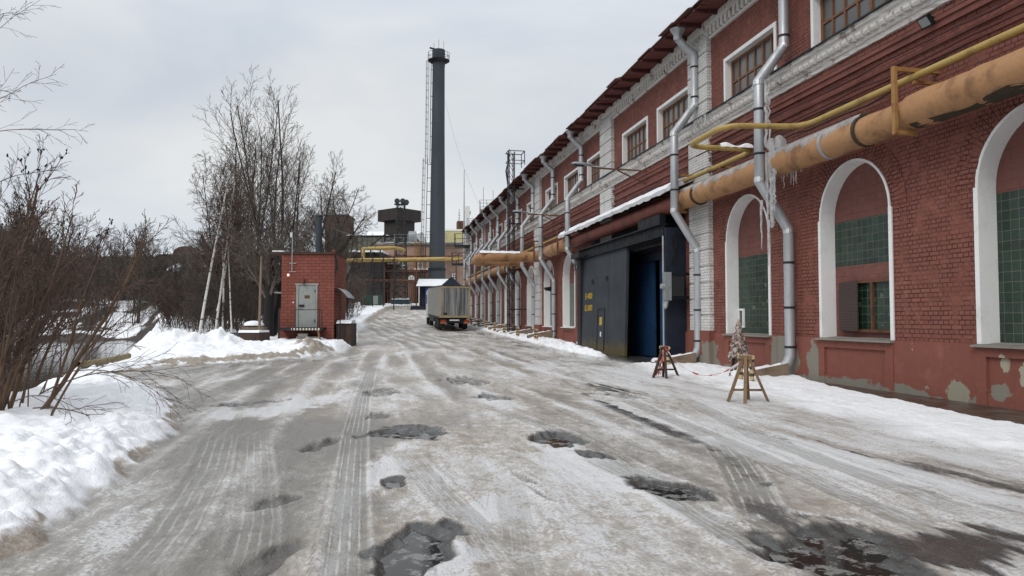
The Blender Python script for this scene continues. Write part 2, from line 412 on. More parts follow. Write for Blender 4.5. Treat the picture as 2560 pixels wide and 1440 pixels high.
# ------------------------------------------------------------------ the ground sheet
def _hash(ix, iy, seed):
    h = (ix.astype(np.int64) * 374761393 + iy.astype(np.int64) * 668265263 + seed * 974634529) & 0xffffffff
    h = ((h ^ (h >> 13)) * 1274126177) & 0xffffffff
    return (h ^ (h >> 16)) & 0xffffffff
def perlin(x, y, seed=0):
    x = np.asarray(x, float); y = np.asarray(y, float)
    x0 = np.floor(x); y0 = np.floor(y); fx = x - x0; fy = y - y0
    u = fx*fx*fx*(fx*(fx*6-15)+10); v = fy*fy*fy*(fy*(fy*6-15)+10)
    def g(i, j):
        th = _hash(x0 + i, y0 + j, seed) * (2*math.pi/4294967296.0)
        return np.cos(th)*(fx-i) + np.sin(th)*(fy-j)
    a = g(0,0); b = g(1,0); c = g(0,1); d = g(1,1)
    return ((a + (b-a)*u) + ((c + (d-c)*u) - (a + (b-a)*u))*v) * 1.5
def fbm(x, y, o=4, seed=0, gain=.5):
    r = 0; a = 1; t = 0
    for i in range(o):
        r = r + a*perlin(x, y, seed+i); t += a; a *= gain; x = x*2.03+7.1; y = y*2.03+3.7
    return r / t * 1.4
def sst(a, b, x):
    t = np.clip((x-a)/(b-a), 0, 1); return t*t*(3-2*t)

BASE_Y = [-400, 0, 25, 35, 45, 55, 64, 75, 85, 95, 110, 125, 200, 900]
BASE_Z = [0, 0, 0, .05, .16, .36, .62, .97, 1.45, 2.15, 3.25, 3.8, 4.5, 6.0]
LX = [-1.5,-2.2,-2.45,-2.75,-3.0,-3.4,-3.9,-4.75,-6.0,-7.6,-9.0,-11.2,-11.6,-9.6,-7.9,-7.8,-8.1,-8.7,-9.4,-10.5,-12.5,-14.6,-16.3,-17.2,-17.0,-14.5,-9,0,60,60]
LY = [-400,-10,1,2.8,4,5.5,7.5,10.4,13.5,16,18,20.3,24.6,27.2,30.5,32.5,35,40,45,50,60,75,90,103,108,110.5,112,113,115,900]
BX = [-16,-10.8,-8.9,-8.6,-9.3,-11.0,-12.5,-14.5,-18.2,-24,-33,-42,-60,-60]
BY = [-400,0,8,12,15,18.8,25,31,37,50,70,90,120,900]
RX = [-13.6,-12.7]; RY = [30.2,31.2]

def gp(px, py): p = at_z(px, py, 0.0); return (p.x, p.y)
TRACKS = [([gp(840,1600), gp(862,1440), gp(875,1250), gp(888,1090), gp(905,1000), gp(935,900)], .145, .9),
          ([gp(1780,1090), gp(1835,1150), gp(1872,1210), gp(1905,1290), gp(1990,1340)], .185, 1),
          ([gp(1000,1120), gp(1080,1210), gp(1170,1300), gp(1290,1440)], .15, .55),
          ([gp(1330,1560), gp(1310,1440), gp(1290,1300), gp(1270,1180)], .14, .4),
          ([gp(1440,1120), gp(1600,1200), gp(1790,1310), gp(2010,1450)], .16, .75),
          ([gp(1180,1000), gp(1400,1080), gp(1660,1200), gp(1850,1300)], .15, .6),
          ([gp(560,1060), gp(520,1180), gp(430,1330), gp(330,1440)], .2, .5),
          ([gp(640,1070), gp(640,1180), gp(640,1300), gp(610,1440)], .16, .45),
          ([gp(1640,960), gp(1900,1090), gp(2200,1200), gp(2560,1330)], .17, .6),
          ([gp(1480,960), gp(1760,1080), gp(2100,1230), gp(2560,1420)], .17, .6)]
HOLES = [  # px, py, rx, ry, depth, rot (deg), filled
    (1018,1083,.42,.56,.08,10,1),(1395,1098,.27,.50,.075,12,1),(1480,1138,.17,.22,.06,20,1),
    (1672,1222,.25,.46,.085,24,1),(1040,1370,.235,.56,.06,-8,1),(985,1206,.10,.22,.06,8,1),
    (792,1112,.16,.60,.075,-4,0),(1160,950,.55,1.3,.06,10,0),(1235,992,.32,.7,.05,20,0),(960,980,.35,.9,.045,0,0),
    (690,1255,.13,.26,.03,-10,.0),(690,1390,.13,.40,.04,-10,0),(2170,1425,.40,.95,.055,4,1),
    (1310,1195,.06,.24,.03,20,0),(1355,1240,.06,.24,.03,20,0),(600,1010,.30,.8,.05,-40,0),(1560,990,.2,.6,.03,25,0),(950,1040,.2,.35,.03,0,0)]

def dist_poly(X, Y, px, py):
    best = np.full(np.shape(X), 1e9)
    for i in range(len(px)-1):
        ax, ay, bx, by = px[i], py[i], px[i+1], py[i+1]
        dx, dy = bx-ax, by-ay; t = np.clip(((X-ax)*dx + (Y-ay)*dy)/(dx*dx+dy*dy), 0, 1)
        best = np.minimum(best, np.hypot(X-ax-t*dx, Y-ay-t*dy))
    return best
def base_z(Y):
    Y = np.asarray(Y, float)
    return (np.interp(Y-4, BASE_Y, BASE_Z) + np.interp(Y, BASE_Y, BASE_Z)*2 + np.interp(Y+4, BASE_Y, BASE_Z)) / 4

def ground(X, Y, full=True):
    X = np.asarray(X, float); Y = np.asarray(Y, float)
    base = base_z(Y)
    d = D - X*CA - Y*SA; s = -X*SA + Y*CA
    # ---- left snow
    wobx = .18*perlin(Y*1.3, X*.7, 3) + .07*perlin(Y*4.1, X*3, 4)
    xl = np.interp(Y, LY, LX)
    dl = dist_poly(X, Y, LX, LY); sd = np.where(X < xl, dl, -dl) + wobx
    amp = np.interp(Y, [-10, 4, 8, 13, 18, 24, 30, 36, 45, 60, 80, 100, 120], [.30, .30, .30, .24, .19, .22, .32, .38, .36, .40, .42, .5, .4])
    prof = np.where(sd > 0, 1 - np.exp(-np.maximum(sd, 0)/.42), 0)
    lump = fbm(X*1.1, Y*1.1, 3, 11); clod = np.abs(perlin(X*2.6, Y*2.6, 21)); clod2 = np.abs(perlin(X*6.5, Y*6.5, 23))
    h = amp*prof*(1 + .28*lump)
    edge = np.exp(-((sd-.55)/.75)**2)*(sd > 0)
    h = h + edge*(np.interp(Y, [10, 18], [.08, .14])*clod + .08*clod2)*sst(0, .3, sd)*np.interp(Y, [0, 20, 40], [1, 1, .8]) + (sd > 0)*prof*(.05*lump + .045*clod*np.interp(Y,[4,14],[.5,1]) + .02*clod2)
    rd = dist_poly(X, Y, RX, RY)
    pile = np.exp(-(rd/1.6)**2.0)*(sd > -.1)*sst(-.1, .9, sd)
    h = h + pile*(.50 + .17*lump + .26*clod + .10*clod2)
    # low tongue of dirty slush at the pile's end
    tg = np.exp(-(np.hypot((X+8.6)/.9, (Y-31.6)/1.0))**2); h = h + tg*(.22 + .18*clod)*(sd > -.3)
    snow = sst(-.02, .10, sd + .05*perlin(X*5, Y*5, 8))
    # ---- river
    bx = np.interp(Y, BY, BX) + .5*perlin(Y*.5, 0*Y + 3.3, 31)
    rm = sst(0, 2.4, bx - X) * (1 - sst(86, 103, Y + 3*perlin(X*.12, Y*0+1.1, 33)))
    H = (base + h)*(1-rm) + (-1.9)*rm
    hill = sst(92, 122, Y)*2.2*sst(-21, -36, X) + sst(118, 175, Y)*5.0*sst(-24, -50, X) + sst(200, 420, Y)*8
    H = H + hill + (sst(90, 110, Y)*sst(-24, -34, X))*.5*fbm(X*.25, Y*.25, 3, 41)
    # ---- snow by the wall
    e = np.interp(s, [-10, 4, 8, 14, 20, 24.5], [4.6, 4.2, 3.8, 3.2, 2.7, 2.3]); n1 = fbm(s*.55, d*1.4, 4, 51)
    near = sst(e+.55, e-.5, d + .55*n1)*(1-sst(23.6, 24.8, s + .9*n1))
    pe = np.interp(s, [-10, 4, 8.2, 12.2, 15, 17, 18.2, 60], [2.6, 2.3, 1.95, 1.35, .80, .25, -.1, -.3])
    off_pav = sst(pe-.02, pe+.22, d + .12*fbm(s*1.5, d*1.5, 3, 53))
    near = near*off_pav
    H = H + near*(.085 + .035*lump + .05*clod*sst(15, 19, s) + .018*clod2)
    c0 = np.interp(s, [27, 31, 36, 40, 90], [2.45, 2.15, 1.7, 1.3, 1.2]); wd = np.interp(s, [27, 31, 36, 40, 90], [.25, .5, .8, .95, .8])
    rg = np.exp(-((d-c0 + .22*n1)/wd)**2)*sst(26.8, 30, s + n1)*(d > -.5)
    far = sst(.28, .5, rg + .12*n1)
    H = H + rg*(.27 + .12*lump + .14*clod)
    H = np.where((d < .0) & (s > -30) & (s < 86), base - .05, H)
    # ---- the road skin
    road = (1-snow)*(1-near)*(1-far)
    ac = s*.0 + d + .15*np.sin(s*.21); al = s
    rut = fbm(ac*2.2, al*.22, 4, 61); fine = fbm(ac*7, al*1.1, 3, 63); iso = fbm(X*2.1, Y*2.1, 4, 65)
    H = H + road*(.020*rut + .010*fine + .014*iso)*np.interp(Y, [0, 30, 60], [1, 1, 1.3])
    acr = ac + np.interp(s, [-400, 45, 110], [0, 0, -6]) + .12*perlin(s*.09, s*0+1.7, 95); rutv = np.zeros_like(H); ridg = np.zeros_like(H)
    for q_, (a_, w_, st_) in enumerate(((5.4,.22,.8),(6.3,.3,.9),(7.35,.24,1),(8.3,.3,.9),(9.25,.26,1.),(10.2,.3,1.),(11.1,.25,.9),(12.1,.3,.9),(13.3,.26,.8),(14.2,.3,.7),(15.6,.3,.6))):
        g_ = sst(-.35, .25, perlin(s*.11 + 9*q_, s*0 + q_*3.1, 96))*st_
        rutv = rutv + g_*np.exp(-((acr-a_)/w_)**2); ridg = ridg + g_*np.exp(-((acr-a_-w_*1.5)/(.4*w_))**2)
    H = H + road*(.018*ridg - .016*rutv)
    rutc = ridg*.9 - rutv + .75*sst(8.5, 4.5, d)*(s < 24)
    for (px, py, rx, ry, rot) in ((955,1170,.22,1.5,2),(1125,1400,.22,.45,-20),(1860,1285,.40,.55,20),(1420,1150,.35,1.2,18),(1620,1190,.3,1.0,20),(2000,1140,.7,1.8,25),(640,1030,.7,1.2,-30),(800,1000,.4,2.2,-5),(1230,1270,.2,.5,0)):
        cx, cy = gp(px, py); a = R(rot); ux = X-cx; uy = Y-cy
        q = np.hypot((ux*math.cos(a)+uy*math.sin(a))/rx, (-ux*math.sin(a)+uy*math.cos(a))/ry)
        rutc = rutc + 1.5*sst(1.3, .3, q + .5*iso + .4*fine)
    wet = np.zeros_like(H); tu = np.full(np.shape(X), 5.0); tw = np.zeros_like(H)
    for (px, py, rx, ry, dp, rot, fl) in HOLES:
        cx, cy = gp(px, py); a = R(rot); ux = X-cx; uy = Y-cy
        q = np.hypot((ux*math.cos(a)+uy*math.sin(a))/rx, (-ux*math.sin(a)+uy*math.cos(a))/ry)
        m = q < 4
        q = q + .55*iso + .25*fine
        H = H - road*dp*sst(1.25, .55, q) + road*.022*np.exp(-((q-1.45)/.3)**2)
        wet = np.maximum(wet, sst(1.75, .75, q)*(1 if fl else .55))
    cx, cy = gp(2330, 1385); ux = X-cx; uy = Y-cy; a = R(28)
    q = np.hypot((ux*math.cos(a)+uy*math.sin(a))/1.25, (-ux*math.sin(a)+uy*math.cos(a))/.42)
    wet = np.maximum(wet, sst(1.6, .2, q + .45*rut + .7*fine + .3*iso)*.88)
    for (pts, hw, st) in TRACKS:
        for i in range(len(pts)-1):
            (ax, ay), (bx_, by_) = pts[i], pts[i+1]
            dx, dy = bx_-ax, by_-ay; L = math.hypot(dx, dy)
            t = ((X-ax)*dx + (Y-ay)*dy)/(L*L); lat = ((X-ax)*dy - (Y-ay)*dx)/L
            m = (t >= -.02) & (t <= 1.02) & (np.abs(lat) < hw*1.6) & (np.abs(lat)/hw < np.abs(tu))
            fd = np.ones_like(t)
            if i == 0: fd = fd*sst(0, .7, t)
            if i == len(pts)-2: fd = fd*(1-sst(.3, 1, t))
            tu = np.where(m, lat/hw, tu); tw = np.where(m, st*fd, tw)
    inside = sst(1.25, .85, np.abs(tu))*tw
    H = H - road*inside*.014 + road*tw*.014*np.exp(-((np.abs(tu)-1.25)/.22)**2)
    wx = [gp(*q) for q in ((1470,985),(1640,1060),(1780,1125),(1880,1205),(1935,1290),(2050,1400),(2200,1560))]
    wet = np.maximum(wet, .66*np.exp(-(dist_poly(X + .1*rut, Y, [q[0] for q in wx], [q[1] for q in wx])/.26)**2)*sst(-.5, .3, rut + .5*iso))
    # side bay: polished wet ice along the pile; sanded, dirty threshold at the gate
    bay = sst(-3.2, -1.2, sd)*sst(0, -.5, sd)*sst(17.5, 20, Y)*(1-sst(29, 32, Y))
    wet = np.maximum(wet, bay*.62*sst(-.35, .35, rut + .4*iso))
    gate = sst(2.9, 1.2, d)*sst(24, 25.5, s)*(1-sst(34, 37, s))
    wet = np.maximum(wet, gate*.75*road)
    strip = np.exp(-((d-5.2-.04*s)/.9)**2)*sst(1, 6, s)*(1-sst(17, 24, s))
    wet = np.maximum(wet, .62*strip*sst(.0, .5, rut + .3*fine))
    wet = np.maximum(wet, .6*np.exp(-((d-3.0)/.55)**2)*sst(31, 36, s)*(1-sst(56, 62, s))*sst(-.4, .3, rut))
    dirt = .85*np.exp(-((sd-.08)/.12)**2)*sst(-.2, .5, fbm(X*.9, Y*.9, 3, 71)+.35)*(Y < 26)
    dirt = np.maximum(dirt, np.exp(-((sd-.30)/.26)**2)*sst(23.5, 25.5, Y)*(1-sst(33, 35, Y))*sst(-.6, .1, iso+.25))
    dirt = np.maximum(dirt, np.exp(-((sd-.3)/.6)**2)*sst(60, 80, Y)*.75)
    dirt = np.maximum(dirt, tg*1.1)
    mud = sst(-22, -30, X)*np.maximum(np.maximum(sst(84, 87, Y)*(1-sst(90.5, 93, Y)), sst(86, 92, Y)*sst(-.15, .25, fbm(X*.45, Y*.3, 5, 81))), .85*sst(101, 112, Y))
    mud = np.maximum(mud, rm*sst(-.97, -1.08, H)); mud = np.maximum(mud, sst(128, 150, Y))
    pav = (1 - sst(pe-.05, pe+.08, d))*(s < 18.6); H = H*(1-pav) + (base-.03)*pav
    gice = np.maximum(sst(-.9, -2.0, X + .4*rut)*sst(14, 10.5, Y), .8*sst(-4.5, -6.5, X)*sst(9, 12, Y)*(1-sst(28, 34, Y)))
    rutc = rutc - .75*gice*(rutc < 1)
    snowm = np.maximum(np.maximum(snow, near), far)
    tan = (1-.85*gice)*sst(-.30, .35, fbm(ac*.5, al*.16, 3, 91) + .45*np.exp(-((ac-9.0)/3.5)**2) - .10)*sst(3, 6, d) + .35*sst(22, 50, Y)
    return H, snowm, np.clip(dirt, 0, 1), np.clip(wet, 0, 1), tu, tw, sd, d, s, tan, rutc, np.clip(mud, 0, 1)
def gz(x, y): return float(ground(np.array([x]), np.array([y]))[0][0])

def axis(segs):
    out = []
    for a, b, h in segs:
        n = max(1, int(round((b-a)/h))); out += list(np.linspace(a, b, n, endpoint=False))
    out.append(segs[-1][1]); return np.array(out)
gx = axis([(-700,-200,50),(-200,-80,8),(-80,-40,2),(-40,-20,.4),(-20,-12,.075),(-12,-6.5,.05),(-6.5,6.6,.027),(6.6,9.5,.05),(9.5,13,.2),(13,40,2.7),(40,700,60)])
gy = axis([(-300,-40,20),(-40,-4,1.5),(-4,2,.3),(2,9,.030),(9,18,.06),(18,36,.10),(36,62,.2),(62,130,.4),(130,220,3),(220,900,40)])
X, Y = np.meshgrid(gx, gy); NX, NY = len(gx), len(gy)
H, SNOW, DIRT, WET, TU, TWT, SD, DD, SS, TAN, RUT, MUD = ground(X, Y)
idx = np.arange(NX*NY).reshape(NY, NX)
quads = np.stack([idx[:-1,:-1], idx[:-1,1:], idx[1:,1:], idx[1:,:-1]], -1).reshape(-1, 4)
fsn = (SNOW[:-1,:-1] + SNOW[1:,1:])[...].reshape(-1)/2 > .5

def gz(x, y):
    i = int(np.clip(np.searchsorted(gx, x) - 1, 0, NX-2)); j = int(np.clip(np.searchsorted(gy, y) - 1, 0, NY-2))
    a = (x-gx[i])/(gx[i+1]-gx[i]); b = (y-gy[j])/(gy[j+1]-gy[j])
    return float((H[j,i]*(1-a) + H[j,i+1]*a)*(1-b) + (H[j+1,i]*(1-a) + H[j+1,i+1]*a)*b)
def ground_mat():
    t = NT('ice_slush_and_snow'); o = t.obj()
    T = t.attr('trk', True); snow = t.attr('snow'); dirt = t.attr('dirt'); wet = t.attr('wet'); tu = t.attr('tu'); tw = t.attr('tw'); tan = t.attr('tan')
    n1 = t.noise(t.vmul(T, (.95, .22, 1)), 1, 9, .66, .25)
    n2 = t.noise(t.vmul(T, (4.6, 1.25, 1)), 1, 9, .70, .25)
    n3 = t.noise(o, .7, 8, .66)
    n4 = t.noise(o, 30, 7, .68)
    n5 = t.noise(t.vmul(T, (30, 8, 1)), 1, 5, .66, .2)
    n6 = t.noise(o, 5.5, 9, .70)
    k = t.mathn('ADD', t.mathn('MULTIPLY', n1, .44), t.mathn('ADD', t.mathn('MULTIPLY', n2, .24), t.mathn('ADD', t.mathn('MULTIPLY', n6, .18), t.mathn('MULTIPLY', n5, .14))))
    k = t.mathn('ADD', k, t.mathn('MULTIPLY', t.attr('rut'), .068))
    c = t.mix(t.ramp(k, .40, .53), (.24, .223, .202), (.51, .482, .446))
    c = t.mix(t.ramp(t.attr('rut'), -.1, -1.0, 0, .42), c, (.19, .176, .157))
    tanf = t.mathn('MULTIPLY', tan, t.ramp(t.mathn('ADD', n3, t.mathn('MULTIPLY', n2, .3)), .48, .74), True)
    c = t.mix(t.mathn('MULTIPLY', tanf, .62), c, t.mix(t.ramp(n6, .35, .65), (.29, .235, .175), (.46, .40, .325)))
    c = t.mix(t.ramp(n4, .34, .48, .38, 0), c, (.15, .14, .128))
    crust = t.mathn('ADD', k, t.mathn('MULTIPLY', t.mathn('SUBTRACT', n4, .5), .30))
    c = t.mix(t.ramp(crust, .495, .565), c, t.mix(n4, (.50, .495, .49), (.72, .72, .72)))
    c = t.mix(t.ramp(n5, .62, .70, 0, .55), c, (.60, .595, .585))
    # tyre tread
    ins = t.mathn('MULTIPLY', t.ramp(t.mathn('ABSOLUTE', tu), .9, 1.05, 1, 0), tw)
    sn = t.mathn('SINE', t.mathn('MULTIPLY', t.mathn('ADD', tu, t.mathn('MULTIPLY', t.mathn('SUBTRACT', n4, .5), .18)), 13.2))
    sn = t.mathn('ADD', sn, t.mathn('MULTIPLY', t.mathn('SUBTRACT', n6, .5), 2.6))
    gr = t.mathn('MULTIPLY', t.ramp(sn, .40, .95), t.mathn('MULTIPLY', ins, t.ramp(n3, .35, .55)))
    c = t.mix(t.mathn('MULTIPLY', ins, .68), c, (.205, .198, .178))
    c = t.mix(t.mathn('MULTIPLY', t.mathn('MULTIPLY', gr, .8), t.ramp(t.mathn('ADD', n6, t.mathn('MULTIPLY', n4, .5)), .52, .74)), c, (.62, .61, .59))
    rim = t.ramp(t.mathn('ABSOLUTE', t.mathn('SUBTRACT', t.mathn('ABSOLUTE', tu), 1.18)), .0, .2, 1, 0)
    c = t.mix(t.mathn('MULTIPLY', t.mathn('MULTIPLY', rim, tw), t.ramp(n4, .4, .6, 0, .8)), c, (.62, .61, .60))
    c = t.mix(t.ramp(t.noise(o, 42, 2, .5), .71, .76, 0, .6), c, (.07, .06, .05))
    # standing water and wet slush
    wf = t.ramp(t.mathn('ADD', wet, t.mathn('MULTIPLY', t.mathn('SUBTRACT', n2, .5), 1.0)), .28, .72)
    spk = t.ramp(n4, .55, .68, 0, .5)
    c = t.mix(wf, c, t.mix(spk, (.055, .053, .050), (.22, .215, .21)))
    # snow
    sc_ = t.mix(t.ramp(t.noise(o, 2.4, 7, .65), .50, .75, 0, .65), (.85, .86, .878), (.64, .63, .61))
    sc_ = t.mix(t.ramp(t.noise(o, 55, 3, .6), .70, .76, 0, .35), sc_, (.25, .22, .18))
    c = t.mix(snow, c, sc_)
    df = t.ramp(t.mathn('ADD', dirt, t.mathn('MULTIPLY', t.mathn('SUBTRACT', t.noise(o, 5, 7, .7), .5), .9)), .38, .72)
    c = t.mix(t.mathn('MULTIPLY', df, .85), c, t.mix(t.ramp(n4, .35, .65), (.16, .115, .068), (.34, .275, .20)))
    mf = t.ramp(t.mathn('ADD', t.attr('mud'), t.mathn('MULTIPLY', t.mathn('SUBTRACT', t.noise(o, 1.1, 7, .7), .5), 1.3)), .35, .6)
    c = t.mix(mf, c, t.mix(n4, (.028, .022, .018), (.075, .06, .05)))
    # rough
    r = t.ramp(crust, .44, .60, .30, .70)
    r = t.mathn('ADD', t.mathn('MULTIPLY', r, t.mathn('SUBTRACT', 1.0, wf)), t.mathn('MULTIPLY', wf, .14))
    r = t.mathn('ADD', t.mathn('MULTIPLY', r, t.mathn('SUBTRACT', 1.0, snow)), t.mathn('MULTIPLY', snow, .75))
    hs = t.mathn('ADD', t.mathn('MULTIPLY', n2, .8), t.mathn('ADD', t.mathn('MULTIPLY', n5, .35), t.mathn('ADD', t.mathn('MULTIPLY', n4, .35), t.mathn('MULTIPLY', n6, .8))))
    hs = t.mathn('ADD', hs, t.mathn('MULTIPLY', gr, .25))
    hs = t.mathn('MULTIPLY', hs, t.mathn('SUBTRACT', 1.0, t.mathn('MULTIPLY', wf, .7)))
    sb = t.mathn('ADD', t.noise(o, 3.2, 6, .6), t.mathn('MULTIPLY', t.noise(o, 14, 6, .65), .55))
    hh = t.n('ShaderNodeMix', data_type='FLOAT'); t.put(hh.inputs[0], snow); t.l(hs, hh.inputs[2]); t.l(sb, hh.inputs[3])
    nb = t.bump(hh.outputs[0], .75, .045)
    return t.fin(c, r, nb, 0, .45)
M['ground'] = ground_mat()

def grid_obj(name, sel, label=None):
    q = quads[sel]; used, inv = np.unique(q.ravel(), return_inverse=True)
    me = bpy.data.meshes.new(name)
    co = np.stack([X.ravel()[used], Y.ravel()[used], H.ravel()[used]], -1)
    me.vertices.add(len(used)); me.vertices.foreach_set('co', co.ravel())
    me.loops.add(len(q)*4); me.loops.foreach_set('vertex_index', inv.astype(np.int32))
    me.polygons.add(len(q)); me.polygons.foreach_set('loop_start', np.arange(0, len(q)*4, 4, dtype=np.int32))
    me.polygons.foreach_set('use_smooth', np.ones(len(q), bool)); me.update(calc_edges=True)
    for nm, arr in (('snow', SNOW), ('dirt', DIRT), ('wet', WET), ('tu', TU), ('tw', TWT), ('tan', TAN), ('rut', RUT), ('mud', MUD)):
        at = me.attributes.new(nm, 'FLOAT', 'POINT'); at.data.foreach_set('value', arr.ravel()[used].astype(np.float32))
    at = me.attributes.new('trk', 'FLOAT_VECTOR', 'POINT')
    bend = .15*np.sin(SS*.21) + np.interp(SS, [-400, 45, 110], [0, 0, -6]) + .25*perlin(X*.35, Y*.18, 77)
    tv = np.stack([DD + bend, SS, 0*SS], -1).reshape(-1, 3)[used]
    at.data.foreach_set('vector', tv.astype(np.float32).ravel())
    me.materials.append(M['ground'])
    o = bpy.data.objects.new(name, me); COL.objects.link(o)
    return tag(o, kind='structure')
grid_obj('road', ~fsn); grid_obj('snow_ground', fsn)

# river
MB().quad((-600,-60,-1.0), (-8.5,-60,-1.0), (-8.5,60,-1.0), (-26,125,-1.0), (-600,125,-1.0)).build('river', M['river'])['kind'] = 'structure'
for (px, py, rx, ry, dp, rot, fl) in HOLES:
    if not fl: continue
    cx, cy = gp(px, py); b = MB(); a = R(rot); n = 28; vs = []
    for j in range(n):
        th = 2*math.pi*j/n; x = rx*1.25*math.cos(th); y = ry*1.25*math.sin(th)
        vs.append((x*math.cos(a)-y*math.sin(a), x*math.sin(a)+y*math.cos(a), 0))
    o = b.quad(*vs).build('puddle', M['puddle'], loc=(cx, cy, -dp*.60)); o['kind'] = 'structure'
# wet paved strip along the wall
pv = MB(); n = 60
for i in range(n):
    s0 = -9 + i*28/n; s1 = -9 + (i+1)*28/n
    pv.quad(W(s0, -.02, .014), W(s1, -.02, .014), W(s1, 2.9, -.004), W(s0, 2.9, -.004))
def pave_mat():
    t = NT('wet_brown_paving'); o = t.obj()
    c = t.mix(t.ramp(t.noise(o, 3, 7, .65), .4, .65), (.05, .034, .026), (.11, .085, .07))
    return t.fin(c, .38, t.bump(t.noise(o, 12, 6, .6), .4, .02), 0, .4)
pv.build('pavement', pave_mat())['kind'] = 'structure'

# ------------------------------------------------------------------ the brick factory
FH = 11.62                                   # wall head
S0, S1 = -9.0, s_of_y(85.5)
fac = thing('brick_factory', 'long two storey red brick factory with white pilasters and arched ground floor windows', 'factory', FM.translation, RZ)
ARW, ARS, SILL = 2.65, 4.07, 1.13            # arched window: width, springing, sill
arch_y = [9.0, 13.87, 18.74, 23.70, 44.0, 48.8, 54.2, 59.15, 63.3, 67.7, 72.3, 77.4, 81.5]
arch_s = [s_of_y(y) - ARW/2 for y in arch_y]                     # centres (left edge is the far edge)
win_y = [14.1, 18.9, 23.66, 29.3, 33.4, 38.9, 43.6, 48.3, 54.2, 59.1, 63.3, 67.7, 72.3, 78.2, 82.6]
WW, WZ0, WZ1 = 3.1, 8.47, 9.98
win_s = [s_of_y(y) - WW/2 for y in win_y]
gate_s = (s_of_y(27.6), s_of_y(33.3)); GZ = 4.35
def wall_faces(b):
    zt = 7.9
    holes = sorted([('a', s - ARW/2, s + ARW/2) for s in arch_s] + [('g', gate_s[0], gate_s[1])], key=lambda h: h[1])
    x = S0
    for k, a, c in holes:
        b.quad((a,0,-.6), (x,0,-.6), (x,0,zt), (a,0,zt))
        if k == 'g':
            b.quad((c,0,GZ), (a,0,GZ), (a,0,zt), (c,0,zt))
        else:
            b.quad((c,0,-.6), (a,0,-.6), (a,0,SILL), (c,0,SILL))
            n = 20; m = (a + c)/2; r = ARW/2
            pts = [(m - r*math.cos(math.pi*i/n), ARS + r*math.sin(math.pi*i/n)) for i in range(n+1)]
            for i in range(n):
                (xa, za), (xb, zb) = pts[i], pts[i+1]
                b.quad((xb,0,zb), (xa,0,za), (xa,0,zt), (xb,0,zt))
        x = c
    b.quad((S1,0,-.6), (x,0,-.6), (x,0,zt), (S1,0,zt))
    x = S0
    for s in sorted(win_s):
        a, c = s - WW/2, s + WW/2
        b.quad((a,0,zt), (x,0,zt), (x,0,FH), (a,0,FH))
        b.quad((c,0,zt), (a,0,zt), (a,0,WZ0), (c,0,WZ0)); b.quad((c,0,WZ1), (a,0,WZ1), (a,0,FH), (c,0,FH)); x = c
    b.quad((S1,0,zt), (x,0,zt), (x,0,FH), (S1,0,FH))
    b.quad((S1,-18,-.6), (S1,0,-.6), (S1,0,FH), (S1,-18,FH)); b.quad((S0,0,-.6), (S0,-18,-.6), (S0,-18,FH), (S0,0,FH))
    b.quad((S0,-18,-.6), (S1,-18,-.6), (S1,-18,FH), (S0,-18,FH))
    return b
wall_faces(MB()).build('wall', M['brick'], fac)
# plinth, smooth red stucco, broken by the windows' aprons and the gate
x = S0
for a, c in sorted([(s - ARW/2 - .02, s + ARW/2 + .02) for s in arch_s] + [(gate_s[0]-.5, gate_s[1]+5.5), (S1, S1)]):
    if a > x + .05: MB().box(x, a, -.05, .05, -.6, 1.13).build('plinth', M['stucco_patched'], fac)
    x = max(x, c)

def arch_pts(r, n=24, zs=ARS): return [(-r*math.cos(math.pi*i/n), zs + r*math.sin(math.pi*i/n)) for i in range(n+1)]
DEP = -.38
def surround_mesh(b):
    ro, ri = ARW/2, ARW/2 - .06; pr = .022
    # front strip of the arch, slightly narrower than the jambs, plus the deep reveal
    P, Q = arch_pts(ro - .015), arch_pts(ri - .015); rnd = random.Random(3)
    for i in range(len(P)-1):
        (a, b0), (c, d0), (e, f), (g, h) = P[i], P[i+1], Q[i+1], Q[i]
        k = 1 + rnd.uniform(-.006, .010)
        b.quad((a*k,pr,b0), (g,pr,h), (e,pr,f), (c*k,pr,d0)); b.quad((a*k,pr,b0), (c*k,pr,d0), (c*k,-.02,d0), (a*k,-.02,b0))
        b.quad((g,pr,h), (g,DEP,h), (e,DEP,f), (e,pr,f))
    for sx in (-1, 1):
        x0, x1 = sx*(ro + .03), sx*(ro - .075)
        b.quad((x0,.03,SILL), (x1,.03,SILL), (x1,.03,ARS), (x0,.03,ARS)); b.quad((x1,.03,SILL), (x1,DEP,SILL), (x1,DEP,ARS), (x1,.03,ARS))
        b.quad((x0,.03,SILL), (x0,-.02,SILL), (x0,-.02,ARS), (x0,.03,ARS)); b.quad((x0,.03,ARS), (x1,.03,ARS), (x1,DEP,ARS), (x0,-.02,ARS))
    return b
sur_me = surround_mesh(MB()).build('arched_window', M['plaster_white'], fac)
def panel(z0, z1, arch=False, x0=-1.26, x1=1.26, y=None):
    b = MB(); y = DEP + .004 if y is None else y
    if arch:
        P = [p for p in arch_pts(1.27)]
        b.quad(*([(x1, y, z0)] + [(x0, y, z0)] + [(a, y, c) for a, c in P]))
    else: b.quad((x1,y,z0), (x0,y,z0), (x0,y,z1), (x1,y,z1))
    return b
def sill_mb():
    return MB().prism_x([(DEP, SILL+.03), (.16, SILL-.02), (.16, SILL-.055), (.0, SILL-.06), (DEP, SILL-.04)], -ARW/2-.06, ARW/2+.06)
def apron_mb():
    b = MB(); z0, z1 = -.6, SILL-.06
    for x0, x1 in ((-1.36, -1.12), (1.12, 1.36)): b.box(x0, x1, -.02, .07, z0, z1)
    b.box(-1.12, 1.12, -.02, .07, z1-.17, z1); b.box(-1.12, 1.12, -.02, .055, z0, .22); b.box(-1.12, 1.12, -.02, .012, .22, z1-.17)
    return b
